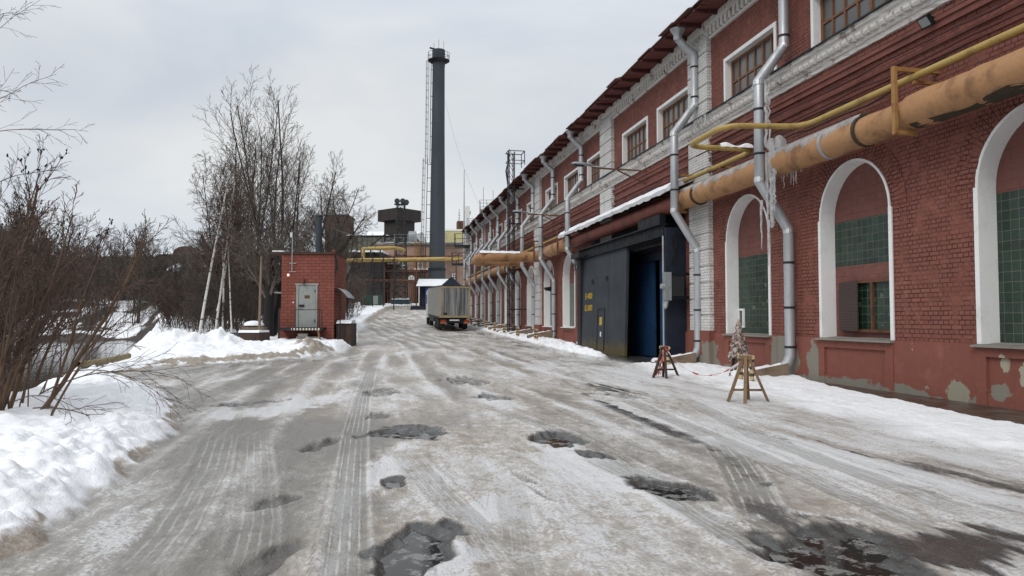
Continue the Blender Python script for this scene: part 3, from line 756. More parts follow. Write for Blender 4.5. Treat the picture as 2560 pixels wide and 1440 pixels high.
def make_arch(s, kind, first=[]):
    o = sur_me if not first else sur_me.copy()
    if first: COL.objects.link(o); o.parent = fac
    first.append(1); o.location = (s, 0, 0)
    if kind == 'plain':
        panel(SILL, 3.55).build('glass_block_panel', M['blocks'], o); panel(3.55, 0, True).build('brick_infill', M['infill'], o)
    elif kind == 'high':
        panel(SILL, 3.95).build('glass_block_panel', M['blocks'], o); panel(3.95, 0, True).build('brick_infill', M['infill'], o)
    elif kind == 'hatch':
        panel(2.90, 4.02).build('glass_block_panel', M['blocks'], o); panel(4.02, 0, True).build('brick_infill', M['infill'], o)
        panel(SILL, 2.90).build('brick_infill', M['infill'], o)
        fx0, fx1, fz0, fz1 = -.92, .88, 1.28, 2.52
        fr = MB()
        for q in ((fx0, fx1, fz1-.07, fz1), (fx0, fx1, fz0, fz0+.07)): fr.box(q[0], q[1], DEP+.01, DEP+.10, q[2], q[3])
        for q in ((fx0, fx0+.07), (fx1-.07, fx1), (-.25, -.19)): fr.box(q[0], q[1], DEP+.012, DEP+.098, fz0, fz1)
        h = fr.build('window_hatch', M['rust'], o)
        panel(fz0+.05, fz1-.05, x0=fx0+.05, x1=fx1-.05, y=DEP+.03).build('hatch_glass', M['blocks'], o)
        g = MB().box(0, .78, -.015, .015, fz0+.03, fz1-.03).build('mesh_shutter', M['grille'], o)
        g.location = (.92, DEP+.14, 0); g.rotation_euler = (0, 0, R(176))
    else:
        zt = random.choice((3.5, 3.7, 3.9)) if kind == 'grey' else 3.3
        panel(SILL, zt).build('glass_block_panel', M['blocks_grey'], o); panel(zt, 0, True).build('brick_infill', M['infill'], o)
    if kind == 'plain':
        f = MB()
        x0, x1, z0, z1 = .86, 1.22, 1.32, 1.92
        for q in ((x0, x1, z1-.06, z1), (x0, x1, z0, z0+.06)): f.box(q[0], q[1], DEP+.01, DEP+.07, q[2], q[3])
        f.box(x0, x0+.06, DEP+.01, DEP+.07, z0+.06, z1-.06); f.box(x1-.06, x1, DEP+.01, DEP+.07, z0+.06, z1-.06)
        f.build('vent_window', M['plaster_white'], o)
        panel(z0+.05, z1-.05, x0=x0+.05, x1=x1-.05, y=DEP+.03).build('vent_pane', M['pane'], o)
    sill_mb().build('sill', M['concrete'] if kind in ('plain', 'high', 'hatch') else M['plaster_white'], o)
    apron_mb().build('apron', M['stucco_apron'] if kind == 'high' else M['stucco'], o)
kinds = ['high', 'high', 'hatch', 'plain'] + ['grey']*9
for s, k in zip(arch_s, kinds): make_arch(s, k)

# radial brick hoods round the near arches
for s in arch_s[:4]:
    n = 44; b = MB()
    b.prism_y([(s + r*math.cos(math.pi*i/n), ARS - .02 + r*math.sin(math.pi*i/n)) for r, rg_ in ((ARW/2+.005, range(n+1)), (ARW/2+.5, range(n, -1, -1))) for i in rg_], -.02, .004)
    for i in range(n):
        a0 = math.pi*(i+.08)/n; a1 = math.pi*(i+.92)/n; r0, r1 = ARW/2 + .012, ARW/2 + .49
        c = [(s + r*math.cos(a), ARS - .02 + r*math.sin(a)) for r, a in ((r0,a0),(r1,a0),(r1,a1),(r0,a1))]
        b.prism_y(c, -.02, .014 + .003*((i*7) % 3))
    b.build('arch_hood', M['brick'], fac)

# pilasters
for name_y0, name_y1 in ((26.1, 24.6), (36.3, 34.6), (51.2, 49.5), (75.8, 74.2)):
    a, c = s_of_y(name_y1), s_of_y(name_y0); b = MB()
    z = 8.45
    while z < FH - .1:
        b.box(a, c, -.02, .17, z, min(z + .50, FH)); b.box(a+.03, c-.03, -.02, .135, z + .50, min(z + .55, FH)); z += .55
    z = 1.2
    while z < 7.85:
        b.box(a, c, -.02, .17, z, min(z + .50, 7.85))
        if z + .5 < 7.85: b.box(a+.03, c-.03, -.02, .135, z + .50, min(z + .55, 7.85))
        z += .55
    p = b.build('pilaster', M['brick_white'], fac)
    MB().box(a - .04, c + .04, -.02, .22, -.6, 1.2).build('pilaster_base', M['stucco_patched'], p)

# cornice between the storeys, with its black flashing
prof = [(0, 7.86), (.06, 7.86), (.07, 7.96), (.11, 7.98), (.12, 8.08), (.17, 8.12), (.21, 8.20), (.22, 8.27), (.27, 8.30), (.28, 8.40), (0, 8.44)]
rn = random.Random(5); xs = list(np.arange(S0, S1, .23)) + [S1]
b = MB(); P = len(prof); vs = []
for i, x in enumerate(xs):
    for y, z in prof: vs.append((x, max(0, y + (rn.gauss(0, .011) if y > .02 else 0)), z + rn.gauss(0, .006)))
fs = [(i*P+j, i*P+j+1, (i+1)*P+j+1, (i+1)*P+j) for i in range(len(xs)-1) for j in range(P-1)]
b.add(vs, fs).build('cornice', M['cornice_white'], fac)
b = MB()
for i in range(0, int(S1 - S0), 2):
    x = S0 + i; dz = rn.uniform(-.01, .012)
    b.prism_x([(0, 8.475+dz), (.34, 8.43+dz), (.345, 8.39+dz), (.325, 8.395+dz), (.32, 8.415+dz), (0, 8.455+dz)], x, x + 1.99)
b.build('cornice_flashing', M['dark_steel'], fac)
b = MB()
for z0, z1, o in ((7.42, 7.56, .07), (7.56, 7.64, .11), (7.10, 7.17, .045), (6.86, 6.91, .03)): b.box(S0, S1, -.01, o, z0, z1)
b.build('string_course', M['molding_red'], fac)
b = MB(); b.box(S0, S1, -.01, .10, 8.005, 8.05); x = S0
while x < 60: b.prism_x([(.06, 8.05), (.20, 8.06), (.235, 8.12), (.235, 8.19), (.1, 8.20)], x, x + .17 + rn.uniform(-.02, .02)); x += .26
b.build('corbel_row', M['cornice_white'], fac)
# dentils under the eaves
b = MB(); b.box(S0, S1, -.01, .09, 11.02, 11.10); b.box(S0, S1, -.01, .22, 11.36, 11.62)
x = S0
while x < S1 - .2: b.box(x, x + .13, -.01, .17, 11.10, 11.36); x += .27
b.build('dentil_band', M['cornice_white'], fac)
# eaves: boarded soffit, rafters, sheet roof
sx1 = S1
b = MB(); x = S0; rn = random.Random(9)
while x < sx1:
    w = 1.18; o = rn.uniform(-.03, .05); dz = rn.uniform(-.025, .025)
    b.prism_x([(.2, 11.66), (1.0 + o, 11.60 + dz), (1.0 + o, 11.635 + dz), (.2, 11.70)], x, min(x + w - .012, sx1)); x += w
b.build('soffit', M['eave_wood'], fac)
x = S0 + .3; rf = None
while x < sx1:
    if rf is None: rf = MB().prism_x([(.2, 11.659), (1.04, 11.60), (1.04, 11.50), (.2, 11.50)], 0, .10).build('rafter', M['rafter'], fac)
    else: rf = copy_tree(rf, fac)
    rf.location = (x, 0, 0); x += 1.18
b = MB(); x = S0
while x < sx1:
    w = 1.2; o = rn.uniform(-.06, .09); dz = rn.uniform(-.02, .05)
    b.prism_x([(1.12 + o, 11.63 + dz), (1.12 + o, 11.66 + dz), (-9, 15.2), (-9, 15.1), (.2, 11.74)], x, min(x + w + .01, sx1)); x += w
b.prism_x([(-9, 15.1), (-9, 15.2), (-18.4, 11.7), (-18.4, 11.6)], S0, S1)
b.build('roof', M['roof_metal'], fac)

# upper windows
def bars(b, x0, x1, z0, z1, y0, y1, nx, nz, w, wide=None):
    for i in range(nx + 1):
        x = x0 + (x1-x0)*i/nx; ww = w*1.7 if (i in (0, nx) or (wide and i == wide)) else w
        xa = min(max(x - ww/2, x0), x1 - ww); b.box(xa, xa + ww, y0, y1, z0, z1)
    for i in range(nz + 1):
        z = z0 + (z1-z0)*i/nz; ww = w*1.5 if i in (0, nz) else w
        za = min(max(z - ww/2, z0), z1 - ww); b.box(x0+.001, x1-.001, y0+.004, y1-.004, za, za + ww)
b = MB(); h = WW/2
for x0, x1, z0, z1 in ((-h-.03, -h+.09, WZ0, WZ1+.03), (h-.09, h+.03, WZ0, WZ1+.03), (-h+.09, h-.09, WZ1-.09, WZ1+.03)):
    b.box(x0, x1, -.34, .03, z0, z1)
wsur = b.build('upper_window', M['plaster_white'], fac)
b = MB(); bars(b, -h+.09, h-.09, WZ0+.02, WZ1-.09, -.26, -.18, 6, 2, .055, 2)
b.build('wooden_frame', M['wood_frame'], wsur)
MB().quad((h-.08,-.22,WZ0), (-h+.08,-.22,WZ0), (-h+.08,-.22,WZ1-.08), (h-.08,-.22,WZ1-.08)).build('pane', M['pane'], wsur)
for i, s in enumerate(win_s):
    o = wsur if i == 0 else copy_tree(wsur, fac)
    o.location = (s, 0, 0)

# gate opening: threshold recess and two blue inner leaves
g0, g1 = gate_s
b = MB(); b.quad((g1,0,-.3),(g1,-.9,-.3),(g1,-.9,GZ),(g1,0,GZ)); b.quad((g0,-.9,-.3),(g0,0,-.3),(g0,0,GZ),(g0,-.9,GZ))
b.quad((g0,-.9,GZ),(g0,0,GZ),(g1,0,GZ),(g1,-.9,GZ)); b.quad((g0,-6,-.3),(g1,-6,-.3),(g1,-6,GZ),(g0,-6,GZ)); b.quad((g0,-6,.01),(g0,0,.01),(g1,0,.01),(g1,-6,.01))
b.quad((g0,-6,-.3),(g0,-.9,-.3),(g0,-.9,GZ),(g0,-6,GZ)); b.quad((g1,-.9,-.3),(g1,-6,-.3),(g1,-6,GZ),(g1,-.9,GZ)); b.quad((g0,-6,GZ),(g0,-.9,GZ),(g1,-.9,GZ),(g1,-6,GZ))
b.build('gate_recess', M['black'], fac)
b = MB(); b.box(s_of_y(30.35), s_of_y(33.25), -.30, -.22, .05, 3.95)
b.build('inner_door', M['blue'], fac)
b = MB(); b.box(s_of_y(27.7), s_of_y(29.75), -.30, -.22, .05, 3.95)
b.build('inner_door', M['blue'], fac)
b = MB(); b.box(g0, g1, -.30, -.12, 3.97, 4.33)
b.build('lintel_panel', M['blue_dark'], fac)
# floodlight above the big windows
sf, zf = on_wall(2312, 38, .25)
fl = fthing('floodlight', 'small square floodlight bolted on the white cornice above the orange pipe', 'floodlight', sf, 0, zf)
MB().box(-.15, .15, .18, .26, -.12, .12).xf(Matrix.Translation((0,.05,0)) @ Matrix.Rotation(R(-35), 4, 'X')).build('lamp_body', M['dark_steel'], fl)
MB().box(-.12, .12, .262, .268, -.09, .09).xf(Matrix.Translation((0,.05,0)) @ Matrix.Rotation(R(-35), 4, 'X')).build('lens', M['lamp_grey'], fl)
MB().bar((0,0,-.05), (0,.22,0), .05, .03).build('bracket', M['dark_steel'], fl)

# ------------------------------------------------------------------ gate porch
PS0, PS1 = s_of_y(25.7), s_of_y(40.5)
gp_s = s_of_y(27.2)
por = fthing('gate_porch', 'dark steel gate porch with a sliding door and blue doorway under a snowy canopy', 'gate porch', gp_s, 0, 0)
def px_(s): return s - gp_s
a, c = px_(PS0), px_(PS1)
MB().prism_x([(.0, 6.48), (1.12, 6.06), (1.12, 6.00), (0, 6.42)], a, c).build('canopy', M['black'], por)
b = MB(); n = 60; rn = random.Random(4); vs = []; ring = 6
for i in range(n + 1):
    x = a - .02 + (c - a + .25)*i/n; k = .8 + .35*math.sin(i*.9) + rn.uniform(-.25, .25); t0 = .10 + .10*k; lo = rn.uniform(.0, .07)
    prof = [(.02, 6.49), (.02, 6.49 + t0), (.6, 6.28 + t0*1.15), (1.10, 6.09 + t0*.9), (1.19 + .02*k, 6.05 + t0*.4), (1.14, 6.03 - lo)]
    vs += [(x, y, z) for y, z in prof]
fs = [(i*ring+j, i*ring+j+1, (i+1)*ring+j+1, (i+1)*ring+j) for i in range(n) for j in range(ring-1)]
fs += [tuple(range(ring-1, -1, -1)), tuple(n*ring + j for j in range(ring))]
b.add(vs, fs).build('snow_layer', M['snow_cap'], por, smooth=60)
# side wall, far post, head beams
MB().box(px_(s_of_y(26.75)), px_(s_of_y(26.75))+.10, 0, .78, -.3, 4.9).build('side_panel', M['blue_dark'], por)
MB().box(px_(s_of_y(26.75))+.10, px_(g0)+.02, .02, .10, -.3, 4.9).build('side_panel', M['dark_steel'], por)
b = MB(); b.box(px_(s_of_y(26.9)), px_(s_of_y(37.9)), .74, .80, 4.62, 5.02); b.box(px_(s_of_y(26.9)), px_(s_of_y(37.9)), .62, .95, 5.02, 5.07); b.box(px_(s_of_y(26.9)), px_(s_of_y(37.9)), .62, .95, 4.57, 4.62)
b.build('door_rail', M['dark_steel'], por)
b = MB(); b.box(px_(s_of_y(26.9)), px_(s_of_y(33.6)), .04, .60, 4.36, 4.44); b.box(px_(s_of_y(27.0)), px_(s_of_y(29.2)), .66, .90, 5.07, 5.42)
b.build('head_panel', M['dark_steel'], por)
MB().box(px_(s_of_y(33.3)), px_(s_of_y(33.3)) + .45, .02, .55, -.3, 4.36).build('door_jamb', M['black'], por)
MB().box(px_(s_of_y(36.95)), px_(s_of_y(37.5)), .55, 1.0, -.3, 4.75).build('rail_post', M['black'], por)
b = MB(); b.box(px_(s_of_y(36.4)), px_(s_of_y(37.8)), .95, 1.25, 4.62, 4.84)
for i in range(5): b.tube([(px_(s_of_y(36.6))+.2*i, 1.1, 4.62), (px_(s_of_y(36.6))+.2*i+.1, 1.2, 4.1-.1*(i % 2)), (px_(s_of_y(36.6))+.2*i+.25, 1.1, 4.6)], .012, 5)
b.build('cable_box', M['black'], por)
MB().box(px_(s_of_y(26.75)), px_(s_of_y(37.6)), .10, .16, 4.46, 5.9).build('shade_sheet', M['black'], por)  # black sheet added over the brick, standing in for shade under the canopy
# the sliding leaf, hanging a little crooked
ls0, ls1 = s_of_y(30.6), s_of_y(36.9); lw = ls1 - ls0
b = MB(); z0, z1 = .05, 4.62
b.box(-.0, lw, -.05, .05, z0, z1)
for x in (.02, lw*.36, lw*.70, lw-.05): b.box(x, x + .03, .05, .058, z0 + .02, z1 - .02)
for x0, x1, z in ((0.03, lw*.36, 3.2), (lw*.36+.03, lw*.7, 3.55), (lw*.36+.03, lw*.7, 1.7), (.03, lw*.36, 1.45)): b.box(x0, x1, .05, .056, z, z + .02)
lf = b.build('sliding_door', M['leaf'], por, loc=(px_(ls0), .93, 0)); lf.rotation_euler = (R(2.0), R(.7), 0)
wx = lw*.44
b = MB(); b.box(wx, wx + .95, .05, .064, .22, 2.05); w_ = b.build('wicket_door', M['leaf'], lf)
b = MB()
for q in ((wx-.05, wx, .2, 2.1), (wx+.95, wx+1.0, .2, 2.1), (wx, wx+.95, 2.05, 2.1)): b.box(q[0], q[1], .05, .085, q[2], q[3])
b.build('wicket_frame', M['black'], lf)
MB().box(wx+.30, wx+.66, .066, .075, 1.35, 1.72).build('notice', M['notice_yellow'], lf)
MB().box(wx+.38, wx+.55, .066, .074, .83, 1.05).build('notice', M['sign_white'], lf)
for x, z in ((lw*.38, 3.32), (lw*.72, 3.30)):
    b = MB()
    for q in ((x, x+.26, z, z+.05), (x, x+.26, z+.18, z+.23)): b.box(q[0], q[1], .05, .08, q[2], q[3])
    b.box(x, x+.06, .05, .08, z+.05, z+.18); b.box(x+.2, x+.26, .05, .08, z+.05, z+.18)
    b.build('door_hook', M['black'], lf)
def text(body, size, m, parent, loc, rot, depth=.004, name='lettering', sx=1.0):
    cu = bpy.data.curves.new(name, 'FONT'); cu.body = body; cu.size = size; cu.extrude = depth; cu.align_x = 'CENTER'; cu.offset = 0
    tmp = bpy.data.objects.new(name, cu); COL.objects.link(tmp); bpy.context.view_layer.update()
    me = bpy.data.meshes.new_from_object(tmp.evaluated_get(bpy.context.evaluated_depsgraph_get())); bpy.data.objects.remove(tmp)
    me.materials.clear(); me.materials.append(m); o = bpy.data.objects.new(name, me); COL.objects.link(o)
    o.parent = parent; o.location = loc; o.rotation_euler = rot; o.scale = (sx, 1, 1); return o
text('В 4000', .40, M['yellow_paint'], lf, (lw*.83, .064, 2.62), (R(90), 0, R(180)), sx=1.0)
text('Ш.5000', .40, M['yellow_paint'], lf, (lw*.83, .064, 2.05), (R(90), 0, R(180)), sx=1.0)
# gate motor on its arms, and the thin grey conduit
ms = px_(s_of_y(26.45))
b = MB(); b.box(ms-.2, ms+.05, .78, 1.02, 2.25, 3.25)
mo = b.build('motor_box', M['lamp_grey'], por)
MB().box(ms-.19, ms+.04, .3, .78, 2.4, 3.1).build('motor_housing', M['black'], por)
b = MB(); b.bar((ms-.1, .0, 3.2), (ms-.1, .8, 3.2), .09); b.bar((ms-.1, .0, 2.35), (ms-.1, .8, 2.35), .09); b.build('motor_arm', M['dark_steel'], por)
b = MB(); b.tube([(ms-.08, 1.02, 2.75), (ms-.08, 1.13, 2.75)], .09, 12); b.build('motor_hub', M['galv'], por); MB().tube([(ms-.05, .9, 2.25), (ms-.02, .95, 2.02), (ms-.02, .98, 1.95)], [.08, .08, .04], 10).build('motor_lamp', M['galv'], por)
MB().tube([(px_(s_of_y(26.85)), .84, .02), (px_(s_of_y(26.85)), .84, 4.6)], .035, 8).build('conduit', M['galv'], por)
b = MB(); rn = random.Random(2)
for i in range(4):
    x = px_(s_of_y(26.7)); p = [(x-.02, .5 + .1*math.sin(k*.9+i), 4.7 - .16*k) for k in range(8)]; b.tube(p, .012, 5)
b.build('loose_cable', M['cable'], por)

# ------------------------------------------------------------------ downpipes
PR = .135
def downpipe_parts(root, top=True):
    b = MB()
    path = [(0, .26, 10.65), (0, .26, 8.98), (0, 1.02, 7.98), (0, 1.04, 5.25), (0, .22, 4.0), (0, .22, .62), (0, .30, .42), (0, .52, .24)]
    if top: path = [(0, .86, 11.52), (0, .84, 11.25), (0, .58, 10.98), (0, .32, 10.80)] + path
    b.tube(path, PR, 14); b.build('pipe', M['galv'], root, smooth=35)
    if top: MB().lathe([(PR+.01, 11.2), (PR+.02, 11.42), (.26, 11.56), (.27, 11.60)], 14, (0, .86, 0), cap=False).build('funnel', M['galv'], root, smooth=40)
    me = None
    for (y, z) in ((.26, 10.3), (.26, 9.25), (1.03, 7.2), (1.04, 6.0), (.22, 3.1), (.22, 1.9), (.22, .85)):
        if me is None:
            st = MB().lathe([(PR+.002, -.03), (PR+.013, -.028), (PR+.013, .028), (PR+.002, .03)], 14).build('strap', M['black'], root); me = st.data
        else:
            st = bpy.data.objects.new('strap', me); COL.objects.link(st); st.parent = root
        st.location = (0, y, z)
    for (y, z) in ((.26, 8.98), (1.03, 7.92), (1.04, 5.30), (.22, 3.95)):
        st = MB().lathe([(PR+.003, -.07), (PR+.009, -.06), (PR+.009, .06), (PR+.003, .07)], 14).build('joint_collar', M['galv_bright'], root); st.location = (0, y, z)
dy = [19.8, 25.35, 39.2, 45.4, 51.1, 56.4, 60.5, 65.3, 69.3, 74.3, 78.4, 82.8]
nth = ['first', 'second', 'third', 'fourth', 'fifth', 'sixth', 'seventh', 'eighth', 'ninth', 'tenth']
DL = ['galvanised downpipe with thick icicles, between a barred window hatch and a small vent window',
      'galvanised downpipe running down the white brick pilaster beside the gate motor',
      'galvanised downpipe cutting across the snowy gate canopy, its foot behind the sliding door']
DL += ['galvanised kinked downpipe, %s one along the wall past the sliding door' % nth[i] for i in range(9)]
pipe0 = None
for i, y in enumerate(dy):
    s = s_of_y(y); zb = max(0, gz(*W(s, .9, 0).xy[:]) - .05)
    if i == 0:
        o = fthing('downpipe', DL[0], 'downpipe', s, 0, 0, 'galvanised downpipes along the factory wall'); downpipe_parts(o); pipe0 = o
    else:
        o = copy_tree(pipe0); o.location = W(s, 0, 0); o['label'] = DL[i]
    o.location.z = 0
# wooden splash chutes under the downpipes, with snow on them
CL = ['plank splash chute with snow under the icy downpipe, ending behind a striped hoop',
      'plank splash chute with snow under the downpipe on the white pilaster']
CL += ['weathered plank splash chute, %s one along the wall past the sliding door' % nth[i] for i in range(9)]
ch0 = None; k = 0
for i, y in enumerate(dy):
    if i == 2: continue
    s = s_of_y(y) + .05; z = gz(*W(s, 1.2, 0).xy[:])
    if ch0 is None:
        ch0 = o = fthing('splash_chute', CL[0], 'drain chute', s, .35, 0, 'plank splash chutes along the wall')
        MB().bar((0, .05, .17), (0, 1.55, -.02), .34, .03).build('plank', M['wood_grey'], o)
        for x in (-.19, .19):
            MB().prism_x([(.02, -.15), (1.5, -.15), (1.5, .07), (.02, .33)], x-.018, x+.018).build('side_board', M['wood_grey'], o)
        b = MB(); n = 14; vs = []; rn = random.Random(6)
        for j in range(n+1):
            t = j/n; y_ = .12 + 1.36*t; zc = .30 - .20*t + rn.uniform(-.015, .02)
            for m in range(7):
                a = math.pi*m/6; vs.append((-.17*math.cos(a), y_, zc - .10 + .13*math.sin(a) + rn.uniform(-.008, .008)))
        fs = [(j*7+m, j*7+m+1, (j+1)*7+m+1, (j+1)*7+m) for j in range(n) for m in range(6)] + [tuple(range(7)), tuple(n*7+m for m in range(6, -1, -1))]
        b.add(vs, fs).build('snow_layer', M['snow_cap'], o, smooth=60)
    else:
        o = copy_tree(ch0); o['label'] = CL[k]
    k += 1
    o.location = W(s, .35, max(.06, z)); 
# icicles and ice
rn = random.Random(8)
def ice_column(name, label, s, d, z, pts_r, n=9):
    o = fthing(name, label, 'ice', s, d, z)
    for (pts, r) in pts_r:
        MB().tube(pts, r, n).build('icicle', M['ice'], o, smooth=60)
    return o
s1 = s_of_y(19.8)
def wob(x, y, za, zb, r0, r1, n=14, amp=.03):
    p = []; r = []
    for i in range(n+1):
        t = i/n; p.append((x + rn.uniform(-amp, amp), y + rn.uniform(-amp, amp), za + (zb-za)*t)); r.append(.72*(r0 + (r1-r0)*t)*rn.uniform(.8, 1.2))
    return p, r
ice_column('icicle_column', 'long frozen icicle column clinging to the downpipe over the ochre pipe', s1 - .22, .95, 0,
    [wob(0, .0, 7.95, 6.15, .055, .06), wob(-.05, -.05, 7.7, 6.3, .04, .03), wob(-.06, -.1, 6.35, 4.0, .15, .06, 22, .03), wob(.06, -.05, 6.0, 3.0, .07, .010, 18, .015), wob(-.16, -.12, 6.1, 4.4, .08, .012, 18, .015), wob(-.22, -.1, 5.5, 4.6, .09, .02),
     wob(.22, .05, 4.75, 3.45, .06, .008, 10, .012), wob(.30, .0, 4.6, 3.7, .035, .006, 8, .01), wob(-.05, .0, 4.2, 3.3, .06, .01, 8, .01)])
for i, (px, py, pe_, lab) in enumerate([(1750, 296, 345, 'cluster of small icicles hanging off the white pilaster ledge'), (1900, 205, 235, 'row of short icicles on the sill under the wide brown window'),
                                   (1975, 425, 470, 'icicles hanging under the ochre pipe beside the barred hatch arch')]):
    d_ = .36 if i < 2 else .6
    sa, za = on_wall(px, py, d_); _, zb = on_wall(px, pe_, d_)
    ice_column('icicles' if False else 'icicle_cluster', lab, sa, d_, za, [wob(-.45 + .9*j/6 + rn.uniform(-.05, .05), 0, .03, (zb-za)*rn.uniform(.35, 1.05), .035, .005, 6, .008) for j in range(7)], 6)

# ------------------------------------------------------------------ ochre heating pipe
PD, PZ, PRR = .60, 5.70, .325
hp = fthing('heating_pipe', 'thick ochre lagged heating pipe along the brick wall with a bulging loop', 'pipe', s_of_y(20), 0, 0)
hs = s_of_y(20)
rn = random.Random(12)
def lagged(pts, r, m, name, n=18, step=.25, amp=.012):
    P = [Vector(pts[0])]; rr = [r]
    for a, c in zip(pts[:-1], pts[1:]):
        a = Vector(a); c = Vector(c); k = max(1, int((c-a).length/step))
        for i in range(1, k+1):
            P.append(a.lerp(c, i/k)); rr.append(r*(1 + rn.gauss(0, amp) + (.03 if i % 5 == 0 else 0)))
    return MB().tube(P, rr, n).build(name, m, hp, smooth=50)
def hx(s): return s - hs
s_can0, s_can1 = PS0 + .15, s_of_y(39.8)
sj = on_wall(2285, 240, PD)[0]
lagged([(hx(-9), PD, PZ+.02), (hx(sj) - .02, PD, PZ+.01)], PRR + .025, M['orange'], 'pipe_section')
lagged([(hx(sj), PD, PZ-.02), (hx(s_can0), PD, PZ)], PRR - .01, M['orange'], 'pipe_section')
lagged([(hx(s_can0), PD, PZ), (hx(s_can1), PD, PZ)], PRR - .03, M['maroon'], 'pipe_section')
sl0, sl1 = s_of_y(49.2), s_of_y(53.2)
lagged([(hx(s_can1), PD, PZ), (hx(sl0) - .3, PD, PZ), (hx(sl0), PD + .3, PZ), (hx(sl0), 3.6, PZ), (hx(sl0) + .3, 3.95, PZ),
        (hx(sl1) - .3, 3.95, PZ), (hx(sl1), 3.6, PZ), (hx(sl1), PD + .3, PZ), (hx(sl1) + .3, PD, PZ), (hx(S1) - .5, PD, PZ)], PRR + .02, M['orange'], 'pipe_section', amp=.03)
b = MB(); n = 16; vs = []
for i in range(n+1):
    x = hx(sl0); y = PD + 1.0 + 2.7*i/n
    for m in range(7):
        a = math.pi*(.18 + .64*m/6); vs.append((x - (PRR+.055)*math.cos(a), y, PZ + (PRR + .05 + .02*math.sin(i*1.7+m))*math.sin(a)))
b.add(vs, [(i*7+m, i*7+m+1, (i+1)*7+m+1, (i+1)*7+m) for i in range(n) for m in range(6)])
b.build('snow_layer', M['snow_cap'], hp, smooth=60)
# dark tar showing under the near section, and hoop collars
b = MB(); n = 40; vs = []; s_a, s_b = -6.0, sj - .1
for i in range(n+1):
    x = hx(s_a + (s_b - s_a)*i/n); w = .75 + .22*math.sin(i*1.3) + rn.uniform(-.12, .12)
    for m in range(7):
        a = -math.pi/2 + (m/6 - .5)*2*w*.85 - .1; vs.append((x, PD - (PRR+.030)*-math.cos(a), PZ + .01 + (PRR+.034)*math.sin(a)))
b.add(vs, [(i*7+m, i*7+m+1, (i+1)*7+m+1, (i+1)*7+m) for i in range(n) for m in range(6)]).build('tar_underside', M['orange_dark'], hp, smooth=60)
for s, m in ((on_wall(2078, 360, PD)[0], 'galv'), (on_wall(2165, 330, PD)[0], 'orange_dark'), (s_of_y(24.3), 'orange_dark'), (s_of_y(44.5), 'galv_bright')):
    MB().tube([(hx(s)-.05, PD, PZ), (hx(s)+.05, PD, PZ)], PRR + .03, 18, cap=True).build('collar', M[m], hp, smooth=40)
for s in (sj + .06, s_can0 - .25, s_of_y(41.5), s_of_y(47.5), s_of_y(58), s_of_y(66), s_of_y(74)):
    b = MB(); z1 = 6.62; x = hx(s)
    b.box(x-.05, x+.05, PD+PRR+.03, PD+PRR+.10, PZ-PRR-.10, z1); b.box(x-.04, x+.04, 0, PD+PRR+.099, z1-.09, z1-.01); b.box(x-.04, x+.04, PD-.1, PD+PRR+.099, PZ-PRR-.12, PZ-PRR-.04)
    b.build('pipe_bracket', M['gas_bracket'] if s < 30 else M['rust'], hp)
# ice lying over the pipe
ic = fthing('ice_crust', 'milky ice crust draped over the ochre pipe beside the icy downpipe', 'ice', hs, 0, 0)
def crust(sa, sb, seed, lo=.15):
    r_ = random.Random(seed); b = MB(); n = int((sb-sa)/.09); vs = []; M_ = 12
    for i in range(n+1):
        t = i/n; x = hx(sa + (sb-sa)*t); cov = (.35 + .85*math.sin(math.pi*min(1, max(.02, t)))**.6)*(1 + .25*math.sin(i*.7) + r_.uniform(-.16, .16))
        for m in range(M_):
            a = math.pi/2 - .15 + (m/(M_-1) - .45)*2*cov*.95
            th = .02 + .06*math.sin(math.pi*m/(M_-1)) + r_.uniform(-.004, .006)
            if m in (0, M_-1): th = -.02
            vs.append((x, PD + (PRR+th)*math.cos(a), PZ + (PRR+th)*math.sin(a)))
    b.add(vs, [(i*M_+m, i*M_+m+1, (i+1)*M_+m+1, (i+1)*M_+m) for i in range(n) for m in range(M_-1)])
    b.build('ice_sheet', M['ice'], ic, smooth=70)
crust(on_wall(2165, 330, PD)[0], s1 - .12, 3); crust(s1 + .14, s_can0 - .2, 5)
b = MB(); b.lathe([(.20, -.25), (.22, 0), (.18, .22), (.09, .34), (.02, .38)], 10, (hx(s1) - .30, .62, PZ + .38)); b.build('ice_lump', M['ice'], ic, smooth=70)

# ------------------------------------------------------------------ yellow gas pipe with its loop
GZ_, GD = 6.45, .50
gs = fthing('gas_pipe', 'thin yellow gas pipe with a sideways loop above the ochre pipe', 'pipe', hs, 0, 0)
la, lb = s_of_y(18.6), s_of_y(20.9)
def fillet(pts, r=.3, k=5):
    out = [Vector(pts[0])]
    for i in range(1, len(pts)-1):
        p = Vector(pts[i]); a = (Vector(pts[i-1]) - p); c = (Vector(pts[i+1]) - p); q = min(r, a.length*.45, c.length*.45)
        A_, C_ = p + a.normalized()*q, p + c.normalized()*q
        for j in range(k+1):
            t = j/k; out.append(A_*(1-t)**2 + p*2*t*(1-t) + C_*t*t)
    out.append(Vector(pts[-1])); return out
gp1 = fillet([(hx(-9), GD, GZ_+.05), (hx(la), GD, GZ_), (hx(la) + .05, 2.6, GZ_-.06), (hx(lb), 2.6, GZ_-.06), (hx(lb), GD, GZ_-.05), (hx(S1) - 1, GD, GZ_-.1)], .55, 7)
MB().tube(gp1, .075, 10).build('pipe', M['gas'], gs, smooth=50)
for s in (sj + .06, 8.0, s_of_y(23), s_of_y(29), s_of_y(33), s_of_y(37)):
    MB().bar((hx(s), 0, GZ_-.12), (hx(s), GD+.06, GZ_-.12), .06).build('pipe_bracket', M['gas_bracket'], gs)
b = MB(); vs = []; n = 12
